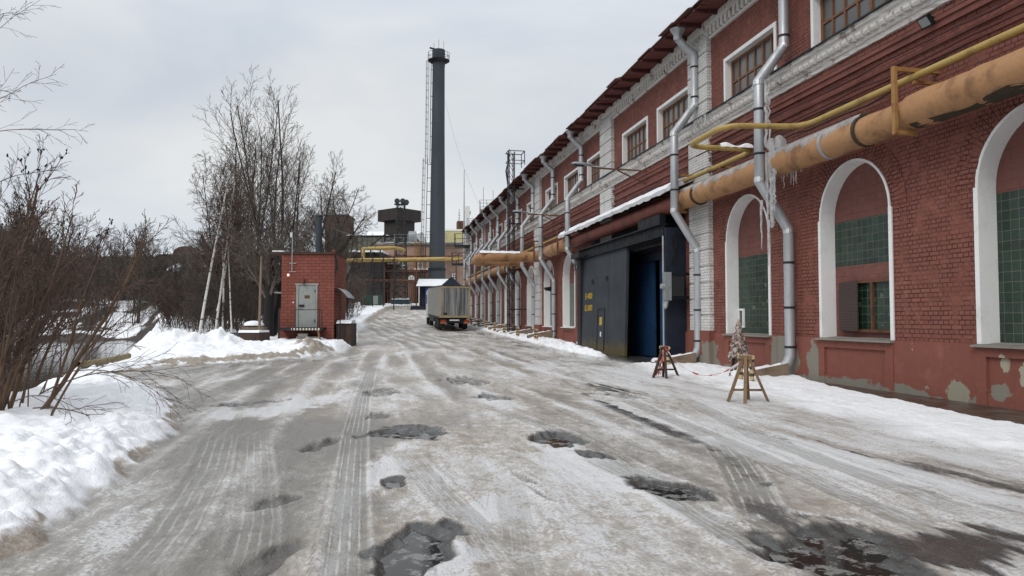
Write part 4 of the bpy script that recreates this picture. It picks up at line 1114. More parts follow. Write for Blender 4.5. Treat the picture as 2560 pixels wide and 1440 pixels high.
for i in range(n+1):
    y = .62 + 1.0*i/n
    for m in range(6):
        a = math.pi*(m/5); vs.append((hx(lb) - (.085+.02*math.sin(i*2.1))*math.cos(a), y, GZ_ - .03 + (.10 + .05*math.sin(i*.8))*math.sin(a)))
b.add(vs, [(i*6+m, i*6+m+1, (i+1)*6+m+1, (i+1)*6+m) for i in range(n) for m in range(5)]).build('snow_layer', M['snow_cap'], gs, smooth=60)

# ------------------------------------------------------------------ cable bundles on the wall
rn = random.Random(20)
b_specs = [(6.95, .10, .025, -9, 84, .05), (7.25, .14, .03, -9, 24, .03), (6.55, .10, .018, 14, 84, .10), (6.80, .12, .015, 12, 84, .14), (7.05, .10, .014, 20, 84, .16), (6.30, .11, .016, 26, 84, .12)]
cl = ['thick red painted cable under the string course along the brick wall', 'red painted conduit on the string course above the gas pipe', 'dark sagging cable just above the gas pipe along the wall',
      'thin dark cable looping along the wall over the gate canopy', 'thin dark cable under the white cornice along the wall', 'dark cable close above the ochre pipe past the gate']
for (z, d, r, sa, sb, sag), lab in zip(b_specs, cl):
    pts = []; x = sa; n = 0
    while x < sb:
        pts.append((x - hs, d + rn.uniform(0, .04), z + (0 if n % 4 == 0 else -sag*rn.uniform(.5, 1.2)) + rn.uniform(-.02, .02))); x += rn.uniform(.8, 1.2); n += 1
    o = MB().tube(pts, r, 5).build('wall_cable', M['cable_red'] if r > .02 else M['cable'], None, smooth=60, loc=W(hs, 0, 0), rz=RZ)
    tag(o, lab, 'cable')

# ------------------------------------------------------------------ street lamps on wall arms
def wall_lamp(px_w, y_, label, out, z=7.75, d=None):
    s = S(px_w); o = fthing('wall_lamp', label, 'street lamp', s, 0, z, 'street lamps on rusty wall arms')
    b = MB(); b.bar((0, 0, 0), (0, out - .75, .04), .06); b.bar((.0, -.0, -.55), (0, 1.25, -.02), .05); b.bar((-.5, 0, -.1), (-.05, 1.2, .0), .045); b.build('arm', M['rust'], o)
    MB().tube([(0, out-1.3, .07), (0, out-.6, .12)], .03, 8).build('spigot', M['galv'], o)
    b = MB(); prof = [(0, .05), (.12, .075), (.35, .105), (.62, .12), (.8, .10), (.92, .03)]
    vs = []; n = 12
    for t, w in prof:
        for j in range(n):
            a = 2*math.pi*j/n; vs.append((w*1.2*math.cos(a), out - .75 + t, .14 + .06*t + w*(.75 if math.sin(a) > 0 else .45)*math.sin(a)))
    m = len(prof); fs = [(i*n+j, i*n+(j+1) % n, (i+1)*n+(j+1) % n, (i+1)*n+j) for i in range(m-1) for j in range(n)] + [tuple(range(n)), tuple((m-1)*n+j for j in range(n-1, -1, -1))]
    b.add(vs, fs).build('lamp_head', M['lamp_grey'], o, smooth=60)
    MB().box(-.09, .09, out-.35, out+.08, .085, .12).build('lamp_glass', M['dark_steel'], o)
wall_lamp(1618, 0, 'street lamp on a rusty wall arm above the middle of the gate canopy', 3.05)
wall_lamp(1408, 0, 'street lamp on a rusty wall arm past the snowy end of the gate canopy', 2.9)

# small dark box lamp low on the far wall
sx_, zx_ = on_wall(1372, 722, .35)
o = fthing('bulkhead_lamp', 'small dark wall lamp beside an arched window past the sliding door', 'lamp', sx_, 0, zx_)
MB().prism_x([(.05, -.16), (.55, -.10), (.62, .08), (.05, .16)], -.22, .22).build('lamp_body', M['dark_steel'], o)
MB().box(-.2, .2, 0, .06, -.1, .1).build('bracket', M['rust'], o)

# ------------------------------------------------------------------ lattice ladder mast on the wall, balconies, roof gear
sA = S(1276, 1.2); o = fthing('ladder_mast', 'black lattice ladder mast rising from the ground past the factory eaves', 'mast', sA, 1.15, 0)
for x, y in ((-.28, -.2), (.28, -.2), (-.28, .2), (.28, .2)): MB().bar((x, y, .2), (x, y, 13.9), .07).build('post', M['black'], o)
b = MB()
for i in range(34):
    z = .5 + .4*i; b.bar((-.28, .2, z), (.28, .2, z), .035)
    if i % 2 == 0: b.bar((-.28, -.2, z), (-.28, .2, z + .8), .03); b.bar((.28, -.2, z), (.28, .2, z + .8), .03)
b.build('rungs' if False else 'lattice', M['black'], o)
for z in (2.3, 5.2, 8.6, 11.2): MB().bar((0, -1.2, z), (0, .2, z), .08).build('wall_tie', M['black'], o)
b = MB()
for x, y, x2, y2 in ((-.6, -.9, .6, -.9), (.6, -.9, .6, .3), (-.6, -.9, -.6, .3), (-.6, .3, .6, .3)):
    b.bar((x, y, 13.9), (x2, y2, 13.9), .05); b.bar((x, y, 13.2), (x2, y2, 13.2), .04); b.bar((x, y, 12.9), (x, y, 13.9), .05)
b.build('top_rail', M['black'], o)
b = MB()
for i in range(5): b.tube([(-.3 - .1*i, .2, 13.6), (-.45 - .12*i, .5, 12.4), (-.3, .3, 11.2)], .015, 5)
b.build('loose_cable', M['cable'], o)

def balcony(px0, px1, py_f, py_t, Yd, label):
    a = at_y(px0, py_f, Yd); c = at_y(px1, py_f, Yd); zt = at_y(px0, py_t, Yd).z
    o = thing('steel_balcony', label, 'balcony', a, 0); w = c.x - a.x; h = zt - a.z
    MB().box(0, w, 0, 1.6, -.22, 0).build('floor', M['black'], o)
    b = MB()
    for x, y in ((0, 0), (w/2, 0), (w, 0), (0, 1.5), (w, 1.5)): b.bar((x, y, 0), (x, y, h), .06)
    for z in (h, h*.55): b.bar((0, 0, z), (w, 0, z), .05); b.bar((0, 0, z), (0, 1.5, z), .05); b.bar((w, 0, z), (w, 1.5, z), .05)
    b.build('railing', M['black'], o)
balcony(1136, 1176, 612, 584, 84.0, 'upper black steel balcony on the white mast at the factory end')
balcony(1129, 1164, 658, 632, 84.0, 'lower black steel balcony beside the yellow pipe at the factory end')
p = at_y(1168, 700, 85.2); zg = gz(p.x, p.y)
o = thing('mast_post', 'white concrete post carrying the black balconies at the factory end', 'post', (p.x, p.y, zg), RZ)
MB().box(-.25, .25, -.25, .25, 0, 13.0).build('shaft', M['plaster_white'], o)
b = MB()
for i in range(14): b.bar((.3, -.2, 1+.7*i), (.3, .2, 1+.7*i), .05)
b.build('step_irons', M['black'], o)
p = at_y(1160, 600, 88); o = thing('antenna_pole', 'tall thin antenna pole with a horn loudspeaker by the factory end', 'antenna', (p.x, p.y, 8.0))
zt = at_y(1160, 424, 88).z - 8
MB().tube([(0,0,0), (0,0,zt*.5), (0,0,zt)], [.10, .08, .04], 8).build('pole', M['galv'], o)
zh = at_y(1168, 531, 88).z - 8
MB().tube([(.1,0,zh), (.35,-.1,zh-.05), (.65,-.25,zh-.15)], [.05, .10, .30], 12).build('horn', M['lamp_grey'], o)
for (x0, x1, yt, yb, Yr, lab) in ((1199, 1234, 500, 541, 76, 'railed white platform on the factory roof edge with two thin rods'), (1168, 1192, 546, 574, 84, 'smaller railed platform at the far end of the factory roof')):
    a = at_y(x0, yb, Yr); c = at_y(x1, yb, Yr); zt = at_y(x0, yt, Yr).z - a.z; w = c.x - a.x
    o = thing('roof_platform', lab, 'platform', (a.x, a.y, a.z))
    MB().box(.0, w*.9, .2, 1.8, -.6, zt*.45).build('housing', M['lamp_grey'], o)
    b = MB()
    for x in (0, w/2, w): b.bar((x, 0, -.5), (x, 0, zt), .06); b.bar((x, 2, -.5), (x, 2, zt), .06)
    for z in (zt, zt*.6): b.bar((0, 0, z), (w, 0, z), .05); b.bar((0, 2, z), (w, 2, z), .05); b.bar((0, 0, z), (0, 2, z), .05)
    b.build('railing', M['galv'], o)
    if Yr == 76:
        for dx in (.35, w*.95): MB().tube([(dx, 1, 0), (dx, 1, zt + 1.6 - .3*dx)], .03, 6).build('rod', M['galv'], o)

# ------------------------------------------------------------------ red brick booth
bx0 = at_y(703, 850, 40); bz = .40; bo = at_y(768, 850, 40)
bt = thing('brick_booth', 'small red brick booth with a grey steel door by the snow pile', 'booth', (bo.x, 40, bz), R(1.5))
BW, BD, BH = 2.83, 3.2, 4.72; hw = BW/2
b = MB(); b.box(-hw, hw, 0, BD, -.6, BH - .02); b.build('wall', M['booth'], bt)
MB().box(-hw-.55, hw+.02, -.10, BD+.2, BH-.02, BH+.10).build('roof', M['wood_dark'], bt)
MB().box(-hw-.5, -hw+.1, -.06, .5, BH+.10, BH+.17).build('snow_layer', M['snow_cap'], bt)
MB().box(hw-.16, hw-.0, -.03, .3, BH+.1, BH+.22).build('roof_brick', M['booth'], bt)
dx0, dx1, dz0, dz1 = -.48, .43, .75, 2.92
b = MB(); b.box(dx0-.13, dx0, -.05, .1, dz0, dz1+.1); b.box(dx1, dx1+.10, -.05, .1, dz0, dz1+.1); b.box(dx0-.18, dx1+.16, -.06, .1, dz1+.1, dz1+.19); b.build('door_frame', M['door_grey'], bt)
dr = MB().box(dx0+.02, dx1-.01, -.03, .05, dz0, dz1+.08).build('door', M['door_grey'], bt)
b = MB()
for z in (dz0+.25, dz1-.3): b.box(dx1-.05, dx1-.0, -.06, -.03, z, z+.16)
b.build('hinge', M['black'], dr)
MB().box(dx0+.04, dx0+.30, -.10, -.03, 1.86, 1.96).xf(Matrix.Translation((0,0,.0))).build('handle', M['dark_steel'], dr)
MB().box(-.16, .12, -.042, -.03, 2.30, 2.47).build('plate', M['rust'], dr)
MB().box(dx0+.02, dx0+.32, -.036, -.03, 1.68, 1.72).build('scuff_strip', M['dark_steel'], dr)
pf = MB().box(-hw+.1, 1.0, -.95, -.0, .58, .74).build('platform', M['black'], bt)
MB().box(-.60, .88, -1.0, -.95, .60, .71).build('bumper_bar', M['bump_bar'], bt)
b = MB()
for x in (-hw+.14, ): b.bar((x, -.9, -.2), (x, -.9, 1.68), .07)
for x in (-.42, .86, .98): b.bar((x, -.92, .74), (x, -.92, 1.68), .035)
b.bar((-.42, -.92, 1.68), (.98, -.92, 1.68), .035); b.build('railing', M['black'], bt)
b = MB(); b.box(-.4, .85, -.75, -.1, -.5, .25); b.box(-.3, .2, -.8, -.1, .25, .42); b.build('step_block', M['concrete'], bt)
MB().bar((.80, -.95, .6), (.95, -1.0, -.1), .08).build('prop', M['wood'], bt)
MB().lathe([(.18, -.3), (.18, 2.25), (.22, 2.25), (.22, 2.33), (.0, 2.40)], 14, (.18, 1.6, BH)).build('flue', M['chimney'], bt, smooth=40)
MB().tube([(-.83, -.12, 3.75), (-.83, -.12, 5.9)], .022, 6).build('antenna', M['galv'], bt)
MB().tube([(-.89, -.12, 5.6), (-.89, -.12, 5.86)], .05, 8).build('antenna_head', M['plaster_white'], bt)
b = MB(); b.bar((-1.0, -.06, 4.2), (-.62, -.06, 4.2), .03); b.bar((-1.0, -.06, 3.74), (-.62, -.06, 3.74), .03); b.build('antenna_bracket', M['galv'], bt)
MB().box(-1.1, -1.0, -.06, .0, 3.50, 3.63).build('wall_lamp', M['glow'], bt)
MB().box(-.8, -.72, -.03, .0, 2.05, 2.12).build('switch', M['sign_white'], bt)
MB().tube([(-.2, -.14, 3.05), (-.2, -.14, 3.3), (-.2, .02, 3.32)], .05, 8).build('gooseneck_lamp', M['rust'], bt)
b = MB(); n = 8; vs = []
for i in range(n+1):
    t = i/n; x = hw + .75*t; z = 2.95 - .55*t*t - .06
    for y in (-.1, 2.0): vs.append((x, y, z))
b.add(vs, [(2*i, 2*i+1, 2*i+3, 2*i+2) for i in range(n)]); b.build('awning', M['lamp_grey'], bt)
b = MB(); b.bar((hw+.35, -.05, -.2), (hw+.35, -.05, 2.75), .05); b.bar((hw+.35, 1.9, -.2), (hw+.35, 1.9, 2.75), .05); b.build('awning_post', M['dark_steel'], bt)
MB().box(-hw-.45, -hw, .2, 1.4, 2.60, 2.66).build('awning', M['lamp_grey'], bt)
rn = random.Random(3); b = MB()
for i in range(6): b.tube([(hw+.02, .05, 4.75 - .05*i), (hw+.15+.1*rn.random(), -.05, 4.3-.15*i), (hw+.05, 0, 3.5 + .1*i)], .018, 5)
b.build('cable_loop', M['cable'], bt)
o = thing('wooden_crate', 'dark brown crate capped with snow leaning on the booth under its curved awning', 'crate', (bo.x + hw + .55, 40.2, bz), R(4))
MB().box(-.42, .42, 0, 1.6, -.3, .95).build('box', M['wood_dark'], o)
b = MB()
for x in (-.43, -.02, .38): b.box(x, x+.06, -.025, 0, -.3, .95)
b.build('batten', M['black'], o)
MB().prism_x([(-.1, .95), (1.6, .95), (1.6, 1.15), (.3, 1.12)], -.44, .36).build('snow_layer', M['snow_cap'], o, smooth=60)
o = thing('red_board', 'narrow dark red board standing against the side of the booth', 'board', (bo.x - hw - .15, 40.4, bz), R(2))
MB().box(-.10, .08, 0, .06, -.3, 1.75).build('panel', M['maroon'], o)
MB().box(-.12, .10, .06, .10, 1.2, 1.3).build('batten', M['wood_dark'], o)

# metal box and pallets in the snow, wooden pole
p = at_y(612, 852, 36.5)
o = thing('metal_bin', 'low brown and blue metal box topped with snow behind the snow pile', 'box', (p.x, 36.5, .30), R(-6))
b = MB(); b.box(-.75, .75, 0, 1.2, -.2, .62); b.build('body', M['wood_dark'], o)
MB().box(-.76, -.35, -.02, 0, -.1, .60).build('blue_sheet', M['tank_blue'], o)
MB().prism_x([(-.04, .62), (1.2, .62), (1.15, .73), (.1, .74)], -.35, .72).build('snow_layer', M['snow_cap'], o, smooth=60)
p = at_y(630, 830, 38.3)
o = thing('pallet_stack', 'stack of rotten pallets under a lump of snow beside the wooden pole', 'pallets', (p.x, 38.3, .45), R(8))
for i in range(4):
    b = MB()
    for j in range(5): b.box(-.55 + .23*j, -.38 + .23*j, 0, 1.0, .2*i + .10, .2*i + .13)
    for y in (0, .45, .9): b.box(-.55, .6, y, y+.1, .2*i, .2*i + .1)
    b.build('pallet', M['wood_grey'], o)
b = MB(); b.lathe([(.52, 0), (.5, .10), (.36, .2), (.12, .25)], 12, (0, .45, .80)); b.build('snow_layer', M['snow_cap'], o, smooth=70)
p = at_y(648, 830, 37.4); zt = at_y(651, 640, 37.4).z
o = thing('wooden_pole', 'slim bare wooden pole standing in the snow beside the booth', 'pole', (p.x, 37.4, .3))
MB().tube([(0,0,-.4), (.02,0,zt*.5), (.06,0,zt-.3)], [.075,.065,.05], 8).build('shaft', M['wood_grey'], o, smooth=60)
MB().tube([(.06,0,zt-.32), (.06,0,zt-.27)], .06, 8).build('cap', M['rust'], o)

# corrugated hose by the water
p = at_y(196, 911, 23.5); q = at_y(322, 889, 27.5)
pts = []; rr = []; n = 120
for i in range(n+1):
    t = i/n; pts.append(p.lerp(q, t) + Vector((0, 0, -.04*math.sin(t*3)))); rr.append(.105 if i % 2 else .088)
b = MB(); b.tube(pts, rr, 14, cap=False); pts2 = pts[:8]; b.tube([pts[0], pts[6]], [.082, .082], 14, cap=False)
o = b.build('drain_hose', M['hose'], smooth=60); tag(o, 'ochre corrugated plastic drain hose sticking out over the river from the snow', 'hose')

# ------------------------------------------------------------------ lorry
rl = at_y(1100, 825, 61.5); rr_ = at_y(1175, 825, 61.5); tx = (rl.x + rr_.x)/2; tz = gz(tx, 66) - .05
tk = thing('articulated_lorry', 'grey tarpaulin lorry with grimy back doors parked along the factory', 'lorry', (tx, 61.5, tz), A)
tk.rotation_euler = (R(1.6), 0, A)
MB().box(-1.25, 1.25, .06, 13.6, 1.12, 3.66).build('tarpaulin_box', M['tarp'], tk)
b = MB(); b.box(-1.275, 1.275, -.02, 13.62, 3.66, 3.74); b.build('roof_edge', M['black'], tk)
MB().box(-1.13, 1.13, .0, .06, 1.24, 3.54).build('rear_door', M['rear'], tk)
b = MB(); b.box(-1.27, -1.13, -.03, .12, 1.06, 3.66); b.box(1.13, 1.27, -.03, .12, 1.06, 3.66); b.box(-1.13, 1.13, -.03, .06, 3.54, 3.66); b.box(-1.13, 1.13, -.03, .06, 1.06, 1.24); b.build('rear_frame', M['frame_tan'], tk)
b = MB()
for x in (-.62, -.02, .60): b.tube([(x, -.03, 1.26), (x, -.03, 3.52)], .018, 6)
b.build('lock_rod', M['tarp'], tk)
MB().box(-.98, -.68, -.012, 0, 1.30, 1.48).build('warning_plate', M['black'], tk)
MB().box(-1.26, 1.26, .05, 13.55, .98, 1.10).build('chassis', M['dark_steel'], tk)
b = MB(); b.box(-1.2, 1.2, -.02, .12, .60, .92); b.build('bumper', M['dark_steel'], tk)
MB().box(-.45, .35, -.04, -.022, .80, .91).build('number_plate', M['sign_white'], tk)
for sx in (-1, 1):
    MB().box(min(sx*1.22, sx*.72), max(sx*1.22, sx*.72), -.05, -.021, .56, .74).build('rear_reflector', M['lamp_orange'], tk)
    MB().box(min(sx*1.18, sx*.80), max(sx*1.18, sx*.80), -.06, -.021, .76, .90).build('tail_light', M['lamp_red'], tk)
    MB().box(min(sx*1.2, sx*.72), max(sx*1.2, sx*.72), 1.3, 1.33, .12, .75).build('mud_flap', M['black'], tk)
wm = None
for y, r in ((2.3, .50), (3.6, .50), (4.9, .50), (11.6, .52), (15.2, .52)):
    for sx in (-1, 1):
        if wm is None:
            w_ = MB().lathe([(r*.58, -.17), (r*.96, -.17), (r, -.12), (r, .12), (r*.96, .17), (r*.58, .17)], 22).xf(Matrix.Rotation(R(90), 4, 'Y')).build('wheel', M['tyre'], tk, smooth=40)
            rm_ = MB().lathe([(.02, .06), (.14, .08), (.2, -.0), (r*.58, .05), (r*.58, .15)], 18, cap=False).xf(Matrix.Rotation(R(90), 4, 'Y')).build('rim', M['rim'], w_, smooth=40); wm = w_
        else: w_ = copy_tree(wm, tk)
        w_.location = (sx*1.06, y, .50); w_.rotation_euler = (0, 0, 0 if sx > 0 else math.pi)
b = MB(); b.prism_x([(13.95, .75), (16.35, .55), (16.4, 1.9), (16.2, 3.2), (15.4, 3.45), (13.95, 3.55)], -1.24, 1.24); b.build('cab', M['truck_white'], tk)
MB().box(-1.26, -1.24, 14.9, 15.9, 2.1, 3.0).build('side_window', M['pane'], tk)
MB().box(-1.25, 1.25, 6.2, 10.6, .55, .95).build('side_guard', M['dark_steel'], tk)
MB().bar((-1.25, 15.9, 2.6), (-1.55, 16.0, 2.6), .05).build('mirror_arm', M['black'], tk)
MB().box(-1.65, -1.45, 15.9, 16.1, 2.0, 2.6).build('mirror', M['black'], tk)

# ------------------------------------------------------------------ trestles, hoops, warning tape
def trestle(label, px, py, rot, m, h=.86, sc_=1.0):
    p = at_z(px, py, .0); z = gz(p.x, p.y) if True else 0
    o = thing('trestle', label, 'trestle', (p.x, p.y, z), rot, 'timber trestles by the wall')
    for fx, fy in ((-.36, .0), (-.12, -.30), (.40, -.10), (.12, .26)):
        MB().bar((fx*.12, fy*.12, h), (fx, fy, -.02), .062*sc_, .05).build('leg', m, o)
    MB().box(-.10, .10, -.045, .045, h-.05, h+.02).build('head_block', m, o)
    MB().bar((-.275, .02, .22), (.33, -.055, .22), .05, .04).build('stretcher', m, o)
    MB().bar((.10, .2, .30), (-.06, -.06, .23), .05, .04).build('brace', m, o)
    return o
t1 = trestle('pale timber trestle standing on the ice in front of a striped hoop', 1866, 1003, R(0), M['wood'])
t2 = trestle('dark timber trestle wrapped with tape standing before the blue doorway', 1661, 944, R(20), M['wood_dark'], .82)
t3 = trestle('timber trestle hidden under a heap of faded tape rags beside the wall', 1848, 938, R(55), M['wood_dark'], .95)
rn = random.Random(15)
b = MB(); vs = []; n = 16; m = 11
for i in range(m):
    t = i/(m-1); z = .30 + .74*t; r0 = (.20*(1-t)**.6 + .07)
    for j in range(n): 
        a = 2*math.pi*j/n; r = r0*(1 + rn.uniform(-.28, .28)); vs.append((r*math.cos(a), r*math.sin(a), z + rn.uniform(-.05, .05) - (.12 if i == 0 and j % 2 else 0)))
b.add(vs, [(i*n+j, i*n+(j+1) % n, (i+1)*n+(j+1) % n, (i+1)*n+j) for i in range(m-1) for j in range(n)])
rg = b.build('tape_bundle', M['rag'], None, loc=t3.location + Vector((0, 0, .12))); tag(rg, 'faded red and white tape rags heaped over the hidden trestle', 'rags')
MB().lathe([(.09, 1.0), (.10, 1.12), (.06, 1.28), (.02, 1.36)], 10).build('knot', M['rag'], rg)
p2 = t2.location + Vector((0, 0, .86)); p1 = t1.location + Vector((.02, 0, .86)); p3 = t3.location + Vector((-.05, -.15, .85))
def tape(pa, pb, sag, label, n=34):
    vs = []; d = (pb - pa)
    for i in range(n+1):
        t = i/n; q = pa + d*t - Vector((0, 0, 4*sag*t*(1-t))); tw = 1.2*math.sin(t*9) + t*5
        w = Vector((0, .034*math.sin(tw), .030*math.cos(tw) + .012)); vs += [q + w - pa, q - w - pa]
    b = MB(); b.add(vs, [(2*i, 2*i+1, 2*i+3, 2*i+2) for i in range(n)])
    o = b.build('warning_tape', M['tape'], None, loc=pa)
    mod = o.modifiers.new('thickness', 'SOLIDIFY'); mod.thickness = .002
    return tag(o, label, 'warning tape', 'red and white warning tapes')
tape(p2, p1, .56, 'sagging red and white warning tape strung between the dark and the pale trestle')
tape(p1, p3, .06, 'short taut warning tape from the pale trestle to the rag heap')
b = MB(); vs = []
for k in range(5):
    q = [Vector((rn.uniform(-.06, .06), rn.uniform(-.06, .06), .86 - .09*i - .02*k)) + Vector((-.16*i/6*rn.uniform(.4, 1.3), .05*math.sin(i+k), 0)) for i in range(9)]
    b.tube(q, [.024]*9, 4, squash=.2)
o = b.build('tape_bundle', M['tape'], None, loc=t2.location); tag(o, 'loose loops of warning tape dangling from the dark trestle', 'tape')
hoop0 = None
hl = ['black striped wooden hoop behind the pale trestle', 'black striped wooden hoop behind the dark trestle at the gate'] + ['black striped wooden hoop on the snow, %s one past the sliding door' % nth[i] for i in range(7)]
hpos = [on_wall(1862, 945, .55), on_wall(1672, 905, .5)]
hpts = [Vector((5.80, 18.4, 0)), W(s_of_y(24.6), 1.75, 0)] + [W(s_of_y(y) + .0, 1.75, 0) for y in (43.6, 49.0, 54.0, 58.2, 62.6, 67.0, 71.8)]
for i, p in enumerate(hpts):
    if hoop0 is None:
        o = hoop0 = thing('striped_hoop', hl[0], 'hoop', p, RZ, 'black striped hoops by the downpipes'); h = .56
        MB().tube([(-.28, 0, -.1), (-.28, 0, h)], .055, 10).build('post', M['hoop'], o); MB().tube([(.28, 0, -.1), (.28, 0, h)], .055, 10).build('post', M['hoop'], o)
        MB().tube([(-.34, 0, h), (.34, 0, h)], .055, 10).build('top_bar', M['hoop_bar'], o)
    else: o = copy_tree(hoop0); o['label'] = hl[i]
    o.location = (p.x, p.y, gz(p.x, p.y)); o.rotation_euler = (0, 0, RZ + math.pi/2*0)

# ------------------------------------------------------------------ the plant at the end of the road
def win_box(parent, x0, x1, z0, z1, y=-.02, nx=2, nz=3):
    w_ = MB().quad((x0,y,z0),(x1,y,z0),(x1,y,z1),(x0,y,z1)).build('window', M['pane'], parent)
    b = MB(); bars(b, x0, x1, z0, z1, y-.06, y-.01, nx, nz, .09); b.build('window_frame', M['plaster_white'], w_); return w_
PY = 124.0
a = at_y(945, 760, PY); c = at_y(1180, 760, PY); zt = at_y(985, 612, PY).z; z0 = gz(-15, PY) - 1.0
o = thing('peach_building', 'two storey peach plastered plant building behind the lattice floodlight mast', 'building', (a.x, PY, z0)); w = c.x - a.x; h = zt - z0
MB().box(0, w, 0, 16, 0, h).build('wall', M['peach'], o)
MB().box(-.3, w+.3, -.4, 16, h, h+.35).build('roof', M['concrete'], o)
MB().box(-.1, w, -.1, 16, h+.35, h+.45).build('snow_layer', M['snow_cap'], o)
MB().box(0, w, -.10, 0, h*.80, h*.83).build('string_course', M['molding_red'], o)
def lx(px): return at_y(px, 700, PY).x - a.x
def lz(py): return at_y(1000, py, PY).z - z0
win_box(o, lx(963), lx(980), lz(668), lz(640)); win_box(o, lx(996), lx(1018), lz(672), lz(646)); win_box(o, lx(1044), lx(1057), lz(676), lz(650)); win_box(o, lx(1130), lx(1142), lz(704), lz(684))
MB().box(lx(1032), lx(1068), -1.2, 0, lz(756), lz(706)).build('doorway', M['black'], o)
MB().box(lx(1038), lx(1072), -1.5, 0, lz(676), lz(673)).build('ledge', M['snow_cap'], o)
b = MB(); b.box(lx(935), lx(1070), -2.2, -.1, lz(682), lz(676)); b.box(lx(935), lx(1000), -1.8, -.1, lz(664), lz(662)); 
for px in (940, 962, 990, 1015, 1040, 1066): b.bar((lx(px), -2.1, lz(756)), (lx(px), -2.1, lz(676)), .16)
b.build('gallery', M['rust'], o)
b = MB(); 
for px in (957, 974): b.tube([(lx(px), -.3, lz(750)), (lx(px), -.3, lz(690))], .12, 8)
b.build('riser_pipe', M['rust'], o)
b = MB(); 
for i in range(9): b.bar((lx(985) + i*1.1, .3, h+.7), (lx(985) + i*1.1, .3, h+1.8), .06)
b.bar((lx(985), .3, h+1.8), (lx(985)+8.8, .3, h+1.8), .06); b.bar((lx(985), .3, h+1.3), (lx(985)+8.8, .3, h+1.3), .05); b.build('roof_railing', M['lamp_grey'], o)
MB().tube([(lx(1018), 2, h+1.6), (lx(1036), 2, h+1.6)], .95, 16).build('roof_tank', M['lamp_grey'], o, smooth=40)
# dark annex beside it
q = at_y(872, 760, 116); q2 = at_y(946, 760, 116)
o = thing('dark_annex', 'sooty dark open annex under the upper yellow pipe', 'shed', (q.x, 116, gz(-22, 118) - .6))
MB().box(0, q2.x - q.x, 2.2, 12, 0, at_y(900, 632, 116).z - 3.2).build('wall', M['brown_shed'], o)
MB().box(-.3, q2.x - q.x + .3, 1.4, 12.5, at_y(900, 632, 116).z - 3.2, at_y(900, 632, 116).z - 2.9).build('roof', M['snow_cap'], o)
b = MB(); ww = q2.x - q.x
for i in range(4): b.bar((ww*i/3, 1.5, 0), (ww*i/3, 1.5, 9.3), .2)
b.bar((0, 1.5, 5), (ww, 1.5, 5), .25); b.bar((0, 1.5, 5), (ww*.33, 1.5, 9), .12); b.bar((ww, 1.5, 5), (ww*.67, 1.5, 9), .12); b.build('steel_frame', M['black'], o)
# long glazed shed with a snowy roof
q = at_y(868, 620, 138); q2 = at_y(1029, 620, 138); zb = 3.0; zt = at_y(900, 590, 138).z
o = thing('glazed_shed', 'long grey glazed shed with a snow covered roof under the dark hoist house', 'shed', (q.x, 138, zb)); w = q2.x - q.x
MB().box(0, w, 0, 30, 0, zt - zb).build('glazed_wall', M['glass_shed'], o)
b = MB()
for i in range(14): b.box(w*i/13-.05, w*i/13+.05, -.06, 0, zt-zb-3.2, zt-zb-.2)
b.box(-.1, w+.1, -.08, 0, zt-zb-.2, zt-zb+.1); b.build('mullion', M['brown_shed'], o)
MB().prism_x([(-.3, zt-zb+.1), (15, zt-zb+2.6), (30, zt-zb+.1)], -.2, w+.2).build('roof', M['snow_cap'], o)
# hoist house on legs
q = at_y(992, 552, 128)
o = thing('hoist_house', 'dark brown sheet metal hoist house standing on braced steel legs', 'tower', (q.x, 131, 3.4), R(-40))
zz = lambda py: at_y(992, py, 128).z - 3.4
MB().box(-2.7, 2.7, -2.7, 2.7, zz(549), zz(520)).build('upper_box', M['brown_shed'], o)
MB().box(-1.9, 1.9, -1.9, 1.9, zz(582), zz(549)).build('lower_box', M['brown_shed'], o)
for x in (-1.8, 1.8):
    for y in (-1.8, 1.8): MB().bar((x, y, 0), (x, y, zz(582)), .25).build('leg', M['black'], o)
b = MB(); b.bar((-1.8, -1.8, zz(582)), (-5.6, -3.4, zz(622)), .2); b.bar((1.8, 1.8, zz(582)), (4.0, 2.6, zz(622)), .2); b.bar((-1.8, 1.8, zz(600)), (1.8, 1.8, zz(585)), .15); b.bar((1.8, -1.8, zz(585)), (-1.8, -1.8, zz(605)), .15); b.build('brace', M['black'], o)
# dark brick block peeping through the trees
q = at_y(812, 600, 150); zt = at_y(812, 540, 150).z
o = thing('brick_block', 'square dark brick block peeping through the bare round tree', 'building', (q.x, 150, 3.5))
MB().box(0, 4.6, 0, 6, 0, zt - 3.5).build('wall', M['far_brick'], o); MB().box(-.2, 4.8, -.2, 6.2, zt-3.5, zt-3.2).build('roof', M['brown_shed'], o)
# cream block
q = at_y(1109, 620, 146); q2 = at_y(1175, 620, 146); zt = at_y(1109, 577, 146).z
o = thing('cream_block', 'cream sheet clad block behind the tall chimney', 'building', (q.x, 146, 3.5))
MB().box(0, q2.x-q.x, 0, 10, 0, zt-3.5).build('wall', M['cream'], o); MB().box(-.1, q2.x-q.x+.1, -.1, 10.1, zt-3.5, zt-3.2).build('parapet', M['plaster_white'], o)
for px in (1146, 1155):
    x = at_y(px, 577, 146).x - q.x; MB().lathe([(.55, 0), (.55, 1.6), (.4, 1.9), (.0, 1.9)], 12, (x, 2, zt-3.2)).build('vent', M['rust'], o)
b = MB(); x = at_y(1147, 560, 146).x - q.x
for i in range(8): b.bar((x-.25, 1, zt-3+.45*i), (x+.25, 1, zt-3+.45*i), .06)
b.bar((x, 1, zt-3.2), (x, 1, zt+1), .08); b.build('aerial', M['black'], o)

